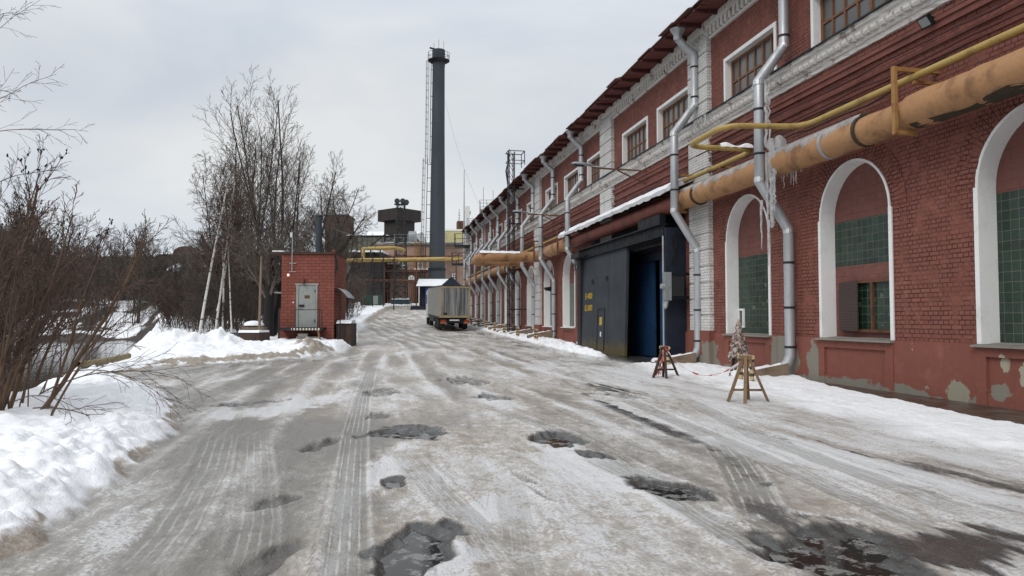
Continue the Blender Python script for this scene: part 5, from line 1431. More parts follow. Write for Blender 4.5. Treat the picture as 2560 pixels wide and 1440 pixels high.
# chimney
CY = 119.5; q = at_y(1092, 740, CY); zt = at_y(1097, 126, CY).z; zb = 2.6
ch = thing('chimney', 'tall tapering sooty grey steel chimney with a ringed platform and caged ladder', 'chimney', (q.x, CY, zb)); H_ = zt - zb
cxo = at_y(1097, 126, CY).x - q.x
prof = [(1.62, 0), (1.52, H_*.07), (1.40, H_*.12), (1.28, H_*.165), (1.20, H_*.4), (1.06, H_*.7), (1.0, H_*.93), (1.04, H_*.94), (1.04, H_)]
b = MB(); b.lathe(prof, 28); b.v = [(x + cxo*z/H_, y, z) for x, y, z in b.v]
b.build('shaft', M['chimney'], ch, smooth=40)
b = MB(); b.lathe([(1.33, H_*.158), (1.45, H_*.160), (1.45, H_*.166), (1.3, H_*.168)], 28, (cxo*.16,0,0)); b.build('collar', M['black'], ch)
zp = at_y(1097, 152, CY).z - zb
b = MB(); b.lathe([(1.0, zp-.5), (1.75, zp-.05), (1.8, zp), (1.0, zp)], 24, (cxo*.95, 0, 0)); b.build('platform', M['black'], ch)
b = MB()
for i in range(12):
    t = 2*math.pi*i/12; b.bar((cxo*.95+1.75*math.cos(t), 1.75*math.sin(t), zp), (cxo*.95+1.75*math.cos(t), 1.75*math.sin(t), zp+1.2), .05)
for z in (zp+.6, zp+1.2):
    for i in range(24):
        t = 2*math.pi*i/24; t2 = 2*math.pi*(i+1)/24; b.bar((cxo*.95+1.75*math.cos(t), 1.75*math.sin(t), z), (cxo*.95+1.75*math.cos(t2), 1.75*math.sin(t2), z), .045)
b.build('railing', M['black'], ch)
def rad(z): return float(np.interp(z, [p[1] for p in prof], [p[0] for p in prof]))
def ladder(z0, z1, off, cage):
    b = MB()
    def cx(z): return cxo*z/H_ - rad(z) - off
    nn = int((z1-z0)/.35)
    for dy_ in (-.22, .22): b.bar((cx(z0), dy_, z0), (cx(z1), dy_, z1), .05)
    for i in range(nn): z = z0 + .35*i; b.bar((cx(z), -.22, z), (cx(z), .22, z), .03)
    for i in range(int((z1-z0)/2.2)+1): z = z0 + 2.2*i; b.bar((cx(z), 0, z), (cxo*z/H_ - rad(z) + .05, 0, z), .08)
    b.build('ladder', M['black'], ch)
    b = MB(); c_ = lambda z: cx(z) - .38
    for k in range(5):
        a_ = math.pi*(.5 + k/4); b.bar((c_(z0)+.42*math.cos(a_), .42*math.sin(a_), z0), (c_(z1)+.42*math.cos(a_), .42*math.sin(a_), z1), .035)
    for i in range(int((z1-z0)/1.2)+1):
        z = z0 + 1.2*i
        for k in range(6):
            a1 = math.pi*(.5 + k/6); a2 = math.pi*(.5 + (k+1)/6); b.bar((c_(z)+.42*math.cos(a1), .42*math.sin(a1), z), (c_(z)+.42*math.cos(a2), .42*math.sin(a2), z), .035)
    b.build('ladder_cage', M['black'], ch)
zm = at_y(1080, 408, CY).z - zb
ladder(zm, zp, .18, 1); ladder(H_*.10, zm + .8, .55, 1)
b = MB()
for dx, hh in ((-.8, 1.2), (0, 1.8), (.8, 1.5)): b.bar((cxo+dx, 0, H_), (cxo+dx, 0, H_+hh), .05)
b.bar((cxo-1.5, 0, H_+.45), (cxo+.1, .2, H_+.05), .22); b.build('lightning_rod', M['black'], ch)

# lattice floodlight mast
q = at_y(1001, 745, 113.5); zb = gz(q.x, 114) - .3; zt = at_y(1001, 512, 113.5).z - zb
lm = thing('floodlight_mast', 'rusty lattice mast with three round floodlights on top', 'mast', (q.x, 113.5, zb))
def mw(z): return 1.0 - .45*z/zt
for sx in (-1, 1):
    for sy in (-1, 1): MB().bar((sx*mw(0), sy*mw(0), 0), (sx*mw(zt), sy*mw(zt), zt), .13).build('post', M['black'], lm)
b = MB(); n = 16
for i in range(n):
    z0, z1 = zt*i/n, zt*(i+1)/n; w0, w1 = mw(z0), mw(z1)
    for sy in (-1, 1):
        b.bar((-w0, sy*w0, z0), (w1, sy*w1, z1), .07); b.bar((w0, sy*w0, z0), (-w1, sy*w1, z1), .07); b.bar((-w1, sy*w1, z1), (w1, sy*w1, z1), .08)
    for sx in (-1, 1): b.bar((sx*w0, -w0, z0), (sx*w1, w1, z1), .06); b.bar((sx*w1, -w1, z1), (sx*w1, w1, z1), .07)
b.build('lattice', M['black'], lm)
MB().box(-1.0, 1.0, -.5, .5, zt, zt+.12).build('head_platform', M['black'], lm)
for px, py in ((992, 503), (1006, 503), (1015, 506)):
    x = at_y(px, 700, 113.5).x - q.x; z = at_y(1000, py, 113.5).z - zb
    f = MB().lathe([(.30, -.2), (.42, -.05), (.42, .12), (.36, .2), (.0, .2)], 16).xf(Matrix.Translation((x, -.1, z)) @ Matrix.Rotation(R(80), 4, 'X')).build('floodlight', M['black'], lm, smooth=40)
    MB().bar((x, 0, zt+.1), (x, 0, z-.2), .07).build('floodlight_bracket', M['black'], f)
# height limit sign
q = at_y(1028.5, 696, 111); zb = gz(q.x, 111)
sg = thing('height_sign', 'round white height limit sign reading 4,4 hanging before the peach building', 'sign', (q.x, 111, q.z), R(0))
MB().lathe([(.0, -.02), (.46, -.02), (.46, .02), (.0, .02)], 28).xf(Matrix.Rotation(R(90), 4, 'X')).build('disc', M['sign_white'], sg)
text('4,4', .50, M['black'], sg, (0, -.03, -.08), (R(90), 0, 0)); text('м', .26, M['black'], sg, (0, -.03, -.32), (R(90), 0, 0))
MB().bar((0, .08, .9), (0, .08, zb - q.z - .3), .09).build('post', M['rust'], sg)
# yellow pipe bridge
yb = thing('pipe_bridge', 'horizontal yellow pipe bridge crossing high before the peach building', 'pipe', at_y(880, 652, 106))
o0 = yb.location.copy(); P_ = lambda px, py, Y=106: at_y(px, py, Y) - o0
MB().tube([P_(845, 652), P_(960, 650), P_(1162, 647)], .30, 14).build('lower_pipe', M['gas'], yb, smooth=50)
MB().tube([P_(907, 648) + Vector((0,.3,0)), P_(907, 621) + Vector((0,.3,0)), P_(985, 619) + Vector((0,.3,0)), P_(1000, 619) + Vector((0, 4, 0))], .26, 12).build('upper_pipe', M['gas'], yb, smooth=50)
b = MB()
for px in (905, 960, 1040, 1140):
    p = P_(px, 652); b.bar(p + Vector((0, .5, 0)), p + Vector((0, .5, -9.0)), .16)
b.bar(P_(860, 657), P_(1150, 652), .12); b.build('trestle_leg', M['rust'], yb)
yl = thing('vertical_ladder', 'yellow caged ladder on the peach building face', 'ladder', at_y(1044, 672, 123.3)); b = MB()
for dx in (-.5, .5): b.bar((dx, 0, 0), (dx, 0, 4.6), .12)
for i in range(11): b.bar((-.5, 0, .2+.42*i), (.5, 0, .2+.42*i), .08)
b.build('rungs_frame', M['gas_bracket'], yl); b = MB()
for i in range(4): b.bar((-.5, -.6, .6+1.2*i), (.5, -.6, .6+1.2*i), .06); b.bar((-.5, -.6, .6+1.2*i), (-.5, 0, .6+1.2*i), .06); b.bar((.5, -.6, .6+1.2*i), (.5, 0, .6+1.2*i), .06)
b.build('cage', M['gas_bracket'], yl)
gn = thing('pipe_rack', 'rusty black pipe rack of posts and crossbeams beside the green container', 'pipe rack', (at_y(905, 700, 104).x, 104, 2.2)); gw = at_y(985, 700, 104).x - at_y(905, 700, 104).x
for i in range(4): MB().bar((gw*i/3, 0, 0), (gw*i/3, 0, 8.2), .14).build('post', M['black'], gn)
b = MB()
for z in (3.3, 4.6, 6.1, 7.7): b.bar((-.8, 0, z), (gw+.6, 0, z), .13)
for i in range(3): b.bar((gw*i/3, .05, 3.3), (gw*(i+1)/3, .05, 6.1), .08); b.bar((gw*i/3, -.05, 6.1), (gw*(i+1)/3, -.05, 7.7), .08)
b.build('crossbeam', M['black'], gn)
b = MB(); b.tube([(-.8, .25, 4.8), (gw+2.6, .25, 4.8), (gw+2.6, .25, 1.6)], .13, 8); b.build('rack_pipe', M['rust'], gn)
# tanks and bins by the peach building
q = at_y(1000, 748, 112); zb = gz(q.x, 112)
o = thing('blue_tank', 'low dark blue tank behind a thin fence at the mast foot', 'tank', (q.x, 112, zb))
MB().box(-1.35, 1.35, 0, 1.4, 0, .85).build('body', M['tank_blue'], o); MB().prism_x([(.0,.85),(1.4,.85),(.7,1.05)], -1.3, 1.3).build('snow_layer', M['snow_cap'], o)
b = MB()
for i in range(6): b.bar((-1.6+.64*i, -.3, -.4), (-1.6+.64*i, -.3, 1.0), .05)
b.bar((-1.6, -.3, .95), (1.6, -.3, .95), .05); b.build('fence', M['black'], o)
q = at_y(928, 752, 108); zb = gz(q.x, 108)
o = thing('green_container', 'dark green skip container with a railing beside the sooty annex', 'container', (q.x, 108, zb))
MB().box(-1.6, 1.5, 0, 1.6, -.1, 1.6).build('body', M['green_dark'], o); MB().box(.2, 1.0, -.04, 0, .2, 1.45).build('panel', M['door_grey'], o)
b = MB()
for i in range(5): b.bar((-1.6+.8*i, -.1, 1.6), (-1.6+.8*i, -.1, 2.2), .06)
b.bar((-1.6, -.1, 2.2), (1.6, -.1, 2.2), .06); b.build('railing', M['green_dark'], o)
# blue canopy shed
q = at_y(1046, 752, 106); zb = gz(q.x, 106); zt = at_y(1046, 715, 106).z - zb
o = thing('blue_canopy', 'blue gabled entrance canopy with a snowy roof and blue steps behind the lorry', 'canopy', (q.x, 106, zb)); w = at_y(1152, 717, 106).x - q.x
MB().prism_x([(-.3, zt), (2.6, zt + 1.15), (5.6, zt)], -.3, w*.78).build('roof', M['snow_cap'], o)
MB().prism_y([(w*.52, zt-.05), (w+.2, zt-.05), (w*.78, zt+1.35)], -.25, 5).build('gable', M['blue_dark'], o)
b = MB()
for i in range(9): b.bar((w*.52+.3+.3*i, -.25, zt-.02), (w*.8, -.25, zt+1.15), .03)
b.build('gable_batten', M['blue_dark'], o)
for x in (.1, w*.5, w): MB().bar((x, -.1, -.2), (x, -.1, zt), .12).build('post', M['plaster_white'], o)
MB().box(.9, 1.9, .6, 1.6, 0, zt-.2).build('cabinet', M['blue_bright'], o)
b = MB()
for i in range(3): b.box(-1.0, 1.4, -1.2+.4*i, -.8+.4*i, -.3, .12+.17*i)
b.build('step', M['blue_dark'], o)
MB().box(-.1, w, 1.7, 1.8, 0, zt).build('back_wall', M['black'], o)
# skyline workshop beyond the river
hz = 7.0
for (px0, px1, yt, Y_, lab) in ((-60, 445, 634, 205, 'long low brown brick workshop on the far skyline with snow on its ridge'), (395, 640, 628, 190, 'brown brick workshop with a rounded gable on the far skyline')):
    q = at_y(px0, yt, Y_); q2 = at_y(px1, yt, Y_); z0 = 6.0
    o = thing('brick_workshop', lab, 'workshop', (q.x, Y_, z0), 0); w = q2.x - q.x; h = q.z - z0
    MB().box(0, w, 0, 18, -3, h - .8).build('wall', M['far_brick'], o)
    MB().prism_x([(-.5, h-.8), (9, h+.8), (18.5, h-.8)], -.3, w+.3).build('roof', M['snow_cap'], o)
    b = MB()
    for i in range(int(w/6)): b.box(2+6*i, 4.2+6*i, -.1, 0, h-5.2, h-2)
    b.build('windows' if False else 'window_band', M['pane'], o)
    if Y_ == 190:
        b = MB(); n = 10; cx = at_y(465, 620, Y_).x - q.x
        b.prism_y([(cx-3.2, h-1)] + [(cx-3.2*math.cos(math.pi*i/n), h - .6 + 1.9*math.sin(math.pi*i/n)) for i in range(n+1)] + [(cx+3.2, h-1)], -.4, 3); b.build('gable', M['far_brick'], o)
q = at_y(505, 670, 150); q2 = at_y(395, 660, 150)
o = thing('snowy_shed', 'low dark shed with two snowy roof slopes across the river', 'shed', (q2.x, 150, 5.0)); w = q.x - q2.x
MB().box(0, w, 0, 8, -2, 5.6).build('wall', M['brown_shed'], o)
MB().prism_x([(-.4, 5.6), (8.4, 8.4), (8.4, 8.2), (-.4, 5.2)], -.2, w*.96).build('roof', M['snow_cap'], o)

# ------------------------------------------------------------------ overhead wires
def wire(pts, sag, label, r=.03):
    P = []
    for a_, c_ in zip(pts[:-1], pts[1:]):
        for i in range(12): t = i/12; P.append(a_.lerp(c_, t) - Vector((0, 0, 4*sag*t*(1-t))))
    P.append(pts[-1]); o = MB().tube([p - pts[0] for p in P], r, 4).build('overhead_wire', M['cable'], None, loc=pts[0]); tag(o, label, 'wire', 'overhead wires between the plant buildings')
wire([at_y(835, 640, 41), at_y(838, 575, 42), at_y(1015, 606, 112), W(s_of_y(83), .3, 9.6)], .4, 'black overhead wire from the booth corner up to the lattice mast')
wire([at_y(700, 598, 60), at_y(1000, 602, 112), W(s_of_y(80), .3, 10.2)], .8, 'black overhead wire crossing just above the upper balcony')
wire([at_y(850, 560, 70), at_y(1000, 640, 112), W(s_of_y(75), .3, 9.2)], 1.2, 'sagging black overhead wire from the round tree past the lattice mast')
wire([at_y(880, 545, 80), at_y(1005, 660, 112), W(s_of_y(62), .3, 8.0)], 1.0, 'lowest sagging black overhead wire reaching the ladder mast on the factory')
wire([at_y(1113, 250, 124), at_y(1215, 540, 78)], 2.0, 'thin guy wire slanting from the tall chimney down to the factory roof', .011)

# ------------------------------------------------------------------ trees
def unit(v): return v.normalized()
def rot_away(d, ang, az):
    u = d.cross(Vector((0, 0, 1))); u = u.normalized() if u.length > .05 else Vector((1, 0, 0))
    return (Quaternion(d, az) @ (Quaternion(u, ang) @ d)).normalized()
def grow(rn, p, d, L, r, lev, spec, out):
    n, wob_, trop, kids, ang, ratio, start, rr = spec[lev]
    pts = [p.copy()]; rs = [r]; q = p.copy(); dd = d.copy(); seg = L/n
    tip = .35 if lev + 1 < len(spec) else .45
    for i in range(n):
        dd = unit(dd + Vector((rn.gauss(0, wob_), rn.gauss(0, wob_), rn.gauss(0, wob_) + trop)))
        q = q + dd*seg; pts.append(q.copy()); rs.append(r*(1 - (1-tip)*(i+1)/n))
    out[lev].append((pts, rs))
    if lev + 1 < len(spec):
        k = kids if isinstance(kids, int) else rn.randint(*kids)
        az = rn.uniform(0, 6.28)
        for j in range(k):
            t = start + (1-start)*(j + rn.uniform(.1, .9))/k; f = t*n; i = min(n-1, int(f)); pos = pts[i].lerp(pts[i+1], f-i)
            bd = unit(pts[i+1]-pts[i]); az += 2.4 + rn.uniform(-.5, .5)
            cd = rot_away(bd, ang*rn.uniform(.7, 1.3), az)
            cl = L*ratio*(1 - .55*(t-start)/(1-start+1e-6))*rn.uniform(.7, 1.25)
            grow(rn, pos, cd, cl, rs[i]*rr, lev+1, spec, out)
def tree_mesh(polys, sides, rmin):
    b = MB()
    for pts, rs in polys: b.tube(pts, [max(rmin, r) for r in rs], sides, cap=False)
    return b
def make_tree(name, label, cat, loc, seed, starts, spec, trunk_levels, mt, mc, group=None, rmin=.006, sides=(7, 4, 3, 3)):
    rn = random.Random(seed); out = [[] for _ in spec]
    for (p, d, L, r) in starts: grow(rn, Vector(p), unit(Vector(d)), L, r, 0, spec, out)
    o = thing(name, label, cat, loc, 0, group)
    b = MB(); 
    for l in range(trunk_levels):
        for pts, rs in out[l]: b.tube(pts, rs, sides[min(l, 3)] + (1 if l == 0 else 0), cap=False)
    b.build('trunk', mt, o, smooth=60)
    b = MB()
    for l in range(trunk_levels, len(spec)):
        for pts, rs in out[l]: b.tube(pts, [max(rmin, r) for r in rs], sides[min(l, 3)], cap=False)
    b.build('crown', mc, o)
    return o
# spec rows: segments, wobble, upward pull, children, angle, length ratio, first child at, radius ratio
POP = [(12, .028, .03, 18, .60, .36, .18, .42), (6, .07, .08, 8, .6, .42, .15, .5), (4, .09, .05, 5, .6, .5, .1, .6), (3, .1, .04, 0, 0, 0, 0, 0)]
RND = [(6, .08, .04, 10, .60, .80, .22, .55), (7, .10, .05, 9, .65, .46, .2, .5), (5, .14, .02, 9, .7, .48, .12, .5), (4, .14, .01, 6, .65, .5, .1, .6), (3, .12, 0, 0, 0, 0, 0, 0)]
BIR = [(12, .016, .03, 20, .75, .26, .38, .4), (5, .1, -.02, 8, .7, .5, .1, .5), (4, .12, -.06, 5, .6, .55, .1, .6), (3, .1, -.1, 0, 0, 0, 0, 0)]
def gpos(px, Y): x = at_y(px, 797, Y).x; return (x, Y, gz(x, Y) - .1)
def stems(k, spread, L, r, seed, lean=.16):
    rn = random.Random(seed)
    return [((rn.uniform(-spread, spread), rn.uniform(-spread, spread), -.2), (rn.uniform(-lean, lean), rn.uniform(-lean, lean), 1), L*rn.uniform(.8, 1.08), r*rn.uniform(.7, 1.1)) for _ in range(k)]
make_tree('poplar_tree', 'tallest bare poplar with many upright stems behind the booth', 'tree', gpos(664, 54), 11, stems(8, 1.5, 15.6, .12, 1, .15), POP, 1, M['bark'], M['twig'], rmin=.009)
make_tree('poplar_tree', 'bare poplar with slim upright stems directly behind the birches', 'tree', gpos(580, 56), 12, stems(5, 1.4, 12.8, .10, 2, .15), POP, 1, M['bark'], M['twig'], rmin=.009)
make_tree('poplar_tree', 'bare poplar rising right behind the booth flue', 'tree', gpos(738, 58), 13, stems(5, 1.4, 13.0, .11, 3, .15), POP, 1, M['bark'], M['twig'], rmin=.009)
make_tree('round_tree', 'bare round crowned tree between the booth and the dark hoist house', 'tree', gpos(822, 62), 21, [((0,0,-.3), (.06, 0, 1), 9.4, .28), ((.4,.3,-.3), (-.14, .1, 1), 9.0, .2)], RND, 2, M['bark'], M['twig'], rmin=.009)
make_tree('round_tree', 'bare spreading dark tree low behind the birches', 'tree', gpos(560, 60), 22, [((0,0,-.3), (-.12, 0, 1), 6.5, .24), ((.4,.3,-.3), (.2, .1, 1), 6.0, .2)], RND, 2, M['bark'], M['twig_red'], rmin=.011)
make_tree('old_tree', 'thick wet black trunk with a broken crown close by the booth', 'tree', gpos(668, 45), 23, [((0,0,-.4), (-.03, 0, 1), 5.2, .42), ((.3,.2,-.4), (.10, .1, 1), 6.0, .22)],
          [(7, .06, .02, 9, .6, .7, .45, .4)] + RND[1:], 1, M['bark_black'], M['twig'], rmin=.010)
bl = ['white birch trunk leaning outward, farthest from the booth', 'white birch forking low, second from the riverside', 'slim straight white birch near the wooden pole', 'thinnest white birch closest to the wooden pole']
for i, (px, ptop, Y_, ln) in enumerate(((497, 527, 45, 0), (538, 550, 46, 0), (556, 566, 47, 0), (581, 575, 46, 0))):
    loc = gpos(px, Y_); top = at_y(ptop, 620, Y_); L = [10.5, 10, 11, 8.5][i]
    dx = (top.x - loc[0])/(top.z - loc[2])
    dx = (.13, .075, .055, -.03)[i]; st = [((0, 0, -.2), (dx, 0, 1), L, [.095, .08, .07, .055][i])]
    if i == 1: st.append(((.1, 0, 1.6), (dx + .12, .1, 1), 8, .05))
    make_tree('birch_tree', bl[i], 'birch', loc, 31+i, st, BIR, 1, M['birch'], M['twig_red'], group='birches on the river bank', rmin=.009)

SHR = [(6, .10, .02, (7, 9), .45, .45, .2, .55), (5, .13, .03, (6, 8), .5, .5, .15, .55), (3, .15, .02, (3, 4), .5, .5, .2, .6), (2, .15, 0, 0, 0, 0, 0, 0)]
protos = []
for k in range(4):
    rn = random.Random(50+k)
    st = [((rn.uniform(-.6, .6), rn.uniform(-.6, .6), -.2), (rn.uniform(-.5, .5), rn.uniform(-.5, .5), 1), 4.4*rn.uniform(.7, 1.1), .03) for _ in range(9)]
    protos.append(make_tree('bare_shrub', 'bare brown shrub in the tangled thicket along the river', 'shrub', (0, 0, 0), 60+k, st, SHR, 1, M['twig_dark'] if k % 2 else M['bark'], M['twig_dark'] if k % 2 else M['twig_red'], 'bare shrubs of the river thicket', rmin=.010))
TRE = [(8, .07, .03, (13, 15), .65, .48, .2, .5), (5, .11, .04, 8, .6, .48, .15, .5), (4, .13, .03, 6, .6, .5, .1, .6), (3, .13, .02, 0, 0, 0, 0, 0)]
tp = []
for k in range(4):
    st = [((0,0,-.3), (random.uniform(-.12, .12), random.uniform(-.1, .1), 1), 8.5, .16)] + ([((.4,.1,-.3), (.2, .1, 1), 7, .10)] if k % 2 else [])
    tp.append(make_tree('bare_tree', 'bare grey brown tree in the woods across the river', 'tree', (0,0,0), 80+k, st, TRE, 1, M['bark'], M['twig'] if k % 2 else M['twig_dark'], 'bare trees of the woods across the river', rmin=.016))
rn = random.Random(99)
def scatter(pro, spots, used):
    for (x, y, sc_) in spots:
        k = rn.randrange(len(pro)); o = pro[k] if k not in used else copy_tree(pro[k]); used.add(k)
        o.location = (x, y, gz(x, y) - .1); o.rotation_euler = (0, 0, rn.uniform(0, 6.28)); o.scale = (sc_,)*3
us, ut = set(), set(); sp = []
while len(sp) < 78:                                  # between the birches, the booth and the plant
    px = rn.uniform(400, 905); Y_ = rn.uniform(47, 100); x = at_y(px, 797, Y_).x
    if x > np.interp(Y_, LY, LX) - 2.2 or x < np.interp(Y_, BY, BX) + .4: continue
    if abs(px - 768) < 90 and Y_ < 46: continue
    sp.append((x, Y_, rn.uniform(.6, 1.25)))
while len(sp) < 190:                                 # far bank
    px = rn.uniform(-150, 640); Y_ = rn.uniform(97, 140); sp.append((at_y(px, 797, Y_).x, Y_, rn.uniform(.6, 1.2)))
scatter(protos, sp, us)
sp = []
while len(sp) < 95:
    px = rn.uniform(-250, 560); Y_ = rn.uniform(100, 185); 
    sc_ = rn.uniform(.75, 1.2)*(1.25 if px < 120 else .8); sp.append((at_y(px, 797, Y_).x, Y_, sc_))
for _ in range(46): px = rn.uniform(120, 660); Y_ = rn.uniform(94, 110); sp.append((at_y(px, 797, Y_).x, Y_, rn.uniform(.35, .75)))
for px, Y_, sc_ in ((345, 96, 1.35), (360, 118, 1.2), (300, 125, 1.1), (405, 120, .8), (440, 105, .7), (470, 110, .8), (60, 105, 1.7), (140, 110, 1.4), (215, 112, 1.2), (860, 104, .75), (885, 101, .6), (830, 95, .8), (905, 112, .7), (790, 100, .9)): sp.append((at_y(px, 797, Y_).x, Y_, sc_))
scatter(tp, sp, ut)
# thin dry stems standing in the far bank's snow
def scrub(name, n, region, seed, h, m, rr_):
    r_ = random.Random(seed); b = MB(); k = 0
    while k < n:
        x, y = region(r_); z = gz(x, y) - .05; k += 1; L = h*r_.uniform(.4, 1.2)
        p = Vector((x, y, z)); d = Vector((r_.gauss(0, .28), r_.gauss(0, .28), 1)).normalized(); pts = [p + d*L*t + Vector((r_.gauss(0, .05), 0, -.12*L*t*t)) for t in (0, .35, .7, 1)]
        b.tube(pts, [rr_, rr_*.8, rr_*.6, rr_*.4], 3, cap=False)
        for j in range(2):
            a_ = pts[1+j]; b.tube([a_, a_ + Vector((r_.gauss(0, .3), r_.gauss(0, .3), .45))*L*.4], [rr_*.5, rr_*.35], 3, cap=False)
    o = b.build(name, m); o['kind'] = 'stuff'; tag(o, 'dense dry brown undergrowth on the snowy river banks', 'undergrowth')
def reg1(r_):
    while True:
        px = r_.uniform(-100, 660); Y_ = r_.uniform(92, 135); return at_y(px, 797, Y_).x, Y_
scrub('undergrowth', 3000, reg1, 5, 3.3, M['twig_dark'], .028)
def reg2(r_):
    while True:
        px = r_.uniform(400, 905); Y_ = r_.uniform(46, 100); x = at_y(px, 797, Y_).x
        if np.interp(Y_, BY, BX) < x < np.interp(Y_, LY, LX) - 1.6: return x, Y_
scrub('undergrowth', 1100, reg2, 6, 1.9, M['twig_dark'], .012)

# the big bush on the near bank
BSH = [(9, .055, .012, (7, 10), .40, .40, .22, .5), (6, .10, .02, (6, 8), .5, .42, .15, .55), (4, .13, .02, (2, 4), .5, .5, .2, .6), (3, .12, .0, 0, 0, 0, 0, 0)]
def bush(label, cx, cy, k, seed, L, lean, ex):
    rn = random.Random(seed); st = []
    for _ in range(k):
        x = rn.gauss(0, ex*.45); y = rn.gauss(0, .35)
        st.append(((x, y, -.15), (lean + rn.gauss(x*.12, .24), rn.gauss(0, .22), 1), L*rn.uniform(.6, 1.05), rn.choice((.010, .013, .018, .024, .036, .05) if ex > 1 else (.010, .013, .018, .024, .036))))
    o = make_tree('river_bush', label, 'bush', (cx, cy, gz(cx, cy)), seed, st, BSH, 1, M['stem_red'], M['twig_red'], rmin=.0035, sides=(7, 4, 3, 3))
    return o
b1 = bush('dense red brown bush leaning over the snow bank', -7.25, 10.4, 27, 3, 3.0, .24, .8)
b2 = bush('taller tangled brown bush at the picture edge behind the leaning bush', -8.7, 11.8, 27, 4, 3.7, .10, 1.2)
b3 = bush('brown bush at the river edge directly above the water', -9.3, 13.6, 15, 5, 3.3, .18, 1.1)
rn = random.Random(17); b = MB()
for o in (b2,):
    me = [c for c in o.children if c.name.startswith('crown')][0].data
    vs = [v.co for v in me.vertices if v.co.z > 2.6]
    for v in rn.sample(vs, min(150, len(vs))):
        for j in range(2): b.lathe([(.002, -.02), (.013, -.008), (.014, .006), (.003, .022)], 5, v + Vector((rn.gauss(0, .02), rn.gauss(0, .02), rn.gauss(0, .02))), cap=True)
    b.build('seed_cones', M['seed'], o)['kind'] = 'stuff'
# fallen arching twigs over the snow in front of the bush
ARC = [(9, .05, -.10, 9, .55, .5, .25, .6), (6, .1, -.05, 4, .5, .5, .2, .6), (4, .12, -.04, 0, 0, 0, 0, 0)]
make_tree('arching_twigs', 'bare twigs arching low over the snow in front of the bush', 'twigs', (-6.4, 10.1, gz(-6.4, 10.1)), 44, [((0, 0, .3), (1, -.1, .55), 1.9, .010), ((-.1, 0, .1), (1, .1, .25), 1.6, .009), ((-.3, -.1, .2), (.8, -.3, .3), 1.5, .008), ((0, .1, .5), (1, .2, .45), 1.7, .008)], ARC, 1, M['twig_red'], M['twig_red'], rmin=.0028)
# young tree standing just outside the frame, its drooping twigs reaching in
DRP = [(10, .03, .02, 13, 1.0, .36, .35, .3), (8, .07, -.035, 9, .55, .34, .2, .5), (5, .1, -.03, 3, .5, .45, .2, .6), (3, .1, -.05, 0, 0, 0, 0, 0)]
make_tree('drooping_tree', 'young tree at the edge with thin drooping budded twigs against the sky', 'tree', (-9.15, 11.2, .2), 45, [((0, 0, -.2), (.05, 0, 1), 7.0, .045)], DRP, 1, M['bark'], M['twig_red'], rmin=.0026)

# ------------------------------------------------------------------ sky, sun, camera
w = bpy.data.worlds.new('World'); sc.world = w; w.use_nodes = True; nt = w.node_tree; nt.nodes.clear()
N = nt.nodes.new; Lk = nt.links.new
out = N('ShaderNodeOutputWorld'); tc = N('ShaderNodeTexCoord')
SUN_EL, SUN_AZ = R(42), R(212)      # azimuth clockwise from +Y: behind the camera, over the river side
sky = N('ShaderNodeTexSky'); sky.sky_type = 'NISHITA'; sky.sun_disc = False; sky.sun_elevation = SUN_EL; sky.sun_rotation = SUN_AZ
bg1 = N('ShaderNodeBackground'); Lk(sky.outputs[0], bg1.inputs[0]); bg1.inputs[1].default_value = .08
mp = N('ShaderNodeMapping'); mp.inputs['Scale'].default_value = (1, 1, 2.6); Lk(tc.outputs['Generated'], mp.inputs[0])
nz = N('ShaderNodeTexNoise'); nz.inputs['Scale'].default_value = 1.9; nz.inputs['Detail'].default_value = 5; nz.inputs['Roughness'].default_value = .5; nz.inputs['Distortion'].default_value = .3
Lk(mp.outputs[0], nz.inputs['Vector'])
cr = N('ShaderNodeValToRGB'); Lk(nz.outputs['Fac'], cr.inputs[0])
cr.color_ramp.elements[0].position = .36; cr.color_ramp.elements[0].color = (.54, .59, .665, 1)
cr.color_ramp.elements[1].position = .66; cr.color_ramp.elements[1].color = (.75, .765, .77, 1)
sx = N('ShaderNodeSeparateXYZ'); Lk(tc.outputs['Generated'], sx.inputs[0])
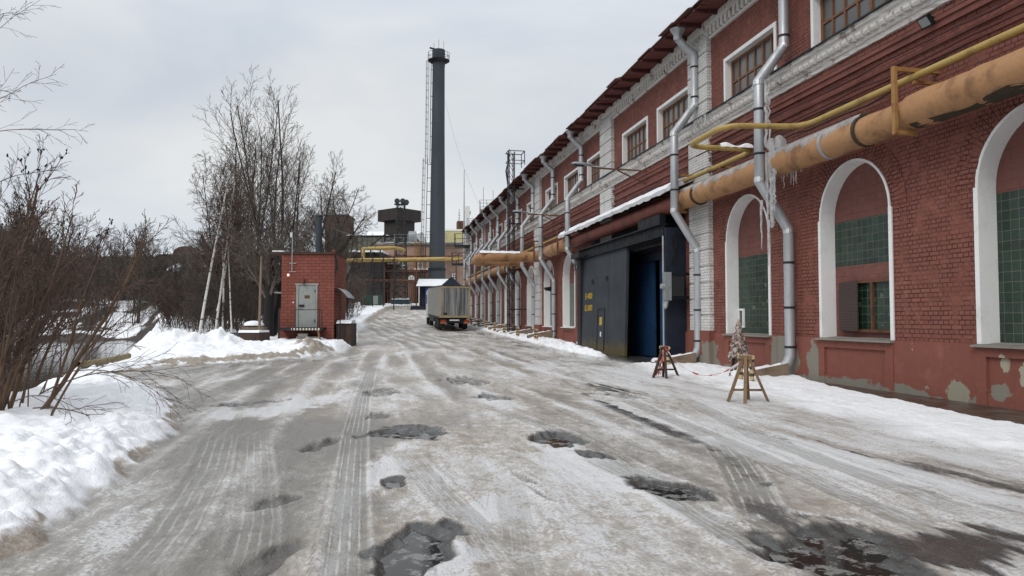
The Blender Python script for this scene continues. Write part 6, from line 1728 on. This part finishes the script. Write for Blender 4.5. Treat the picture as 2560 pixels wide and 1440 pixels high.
mr = N('ShaderNodeMapRange'); Lk(sx.outputs['Z'], mr.inputs[0]); mr.inputs[1].default_value = .30; mr.inputs[2].default_value = .95; mr.inputs[3].default_value = 1.0; mr.inputs[4].default_value = 1.75; mr.clamp = True
hr = N('ShaderNodeMapRange'); Lk(sx.outputs['Z'], hr.inputs[0]); hr.inputs[1].default_value = .0; hr.inputs[2].default_value = .2; hr.inputs[3].default_value = 1.10; hr.inputs[4].default_value = 1.0; hr.clamp = True
mm = N('ShaderNodeMath'); mm.operation = 'MULTIPLY'; Lk(mr.outputs[0], mm.inputs[0]); Lk(hr.outputs[0], mm.inputs[1])
bg2 = N('ShaderNodeBackground'); Lk(cr.outputs[0], bg2.inputs[0]); Lk(mm.outputs[0], bg2.inputs[1])
mx = N('ShaderNodeMixShader'); mx.inputs[0].default_value = .92; Lk(bg1.outputs[0], mx.inputs[1]); Lk(bg2.outputs[0], mx.inputs[2]); Lk(mx.outputs[0], out.inputs[0])
sl = bpy.data.lights.new('sun', 'SUN'); sl.energy = 1.3; sl.angle = R(28); sl.color = (1, .965, .92)
so = bpy.data.objects.new('sun', sl); COL.objects.link(so)
sd = Vector((math.sin(SUN_AZ)*math.cos(SUN_EL), math.cos(SUN_AZ)*math.cos(SUN_EL), math.sin(SUN_EL)))
so.rotation_euler = (-sd).to_track_quat('-Z', 'Y').to_euler()
cam = bpy.data.cameras.new('camera'); cam.sensor_width = 36; cam.lens = 36*F/2560; cam.clip_end = 3000; cam.clip_start = .05
co = bpy.data.objects.new('camera', cam); COL.objects.link(co); co.location = (0, 0, EYE); co.rotation_euler = (math.pi/2 + PITCH, 0, 0); sc.camera = co
sc.view_settings.view_transform = 'Standard'; sc.view_settings.look = 'None'; sc.view_settings.exposure = .12; sc.view_settings.gamma = 1
sc.cycles.max_bounces = 6; sc.cycles.diffuse_bounces = 3; sc.cycles.glossy_bounces = 3; sc.cycles.transmission_bounces = 4; sc.cycles.transparent_max_bounces = 4
sc.cycles.use_denoising = True; sc.cycles.denoiser = 'OPENIMAGEDENOISE'; sc.cycles.denoising_input_passes = 'RGB_ALBEDO_NORMAL'; sc.cycles.denoising_prefilter = 'NONE'; sc.cycles.use_adaptive_sampling = False
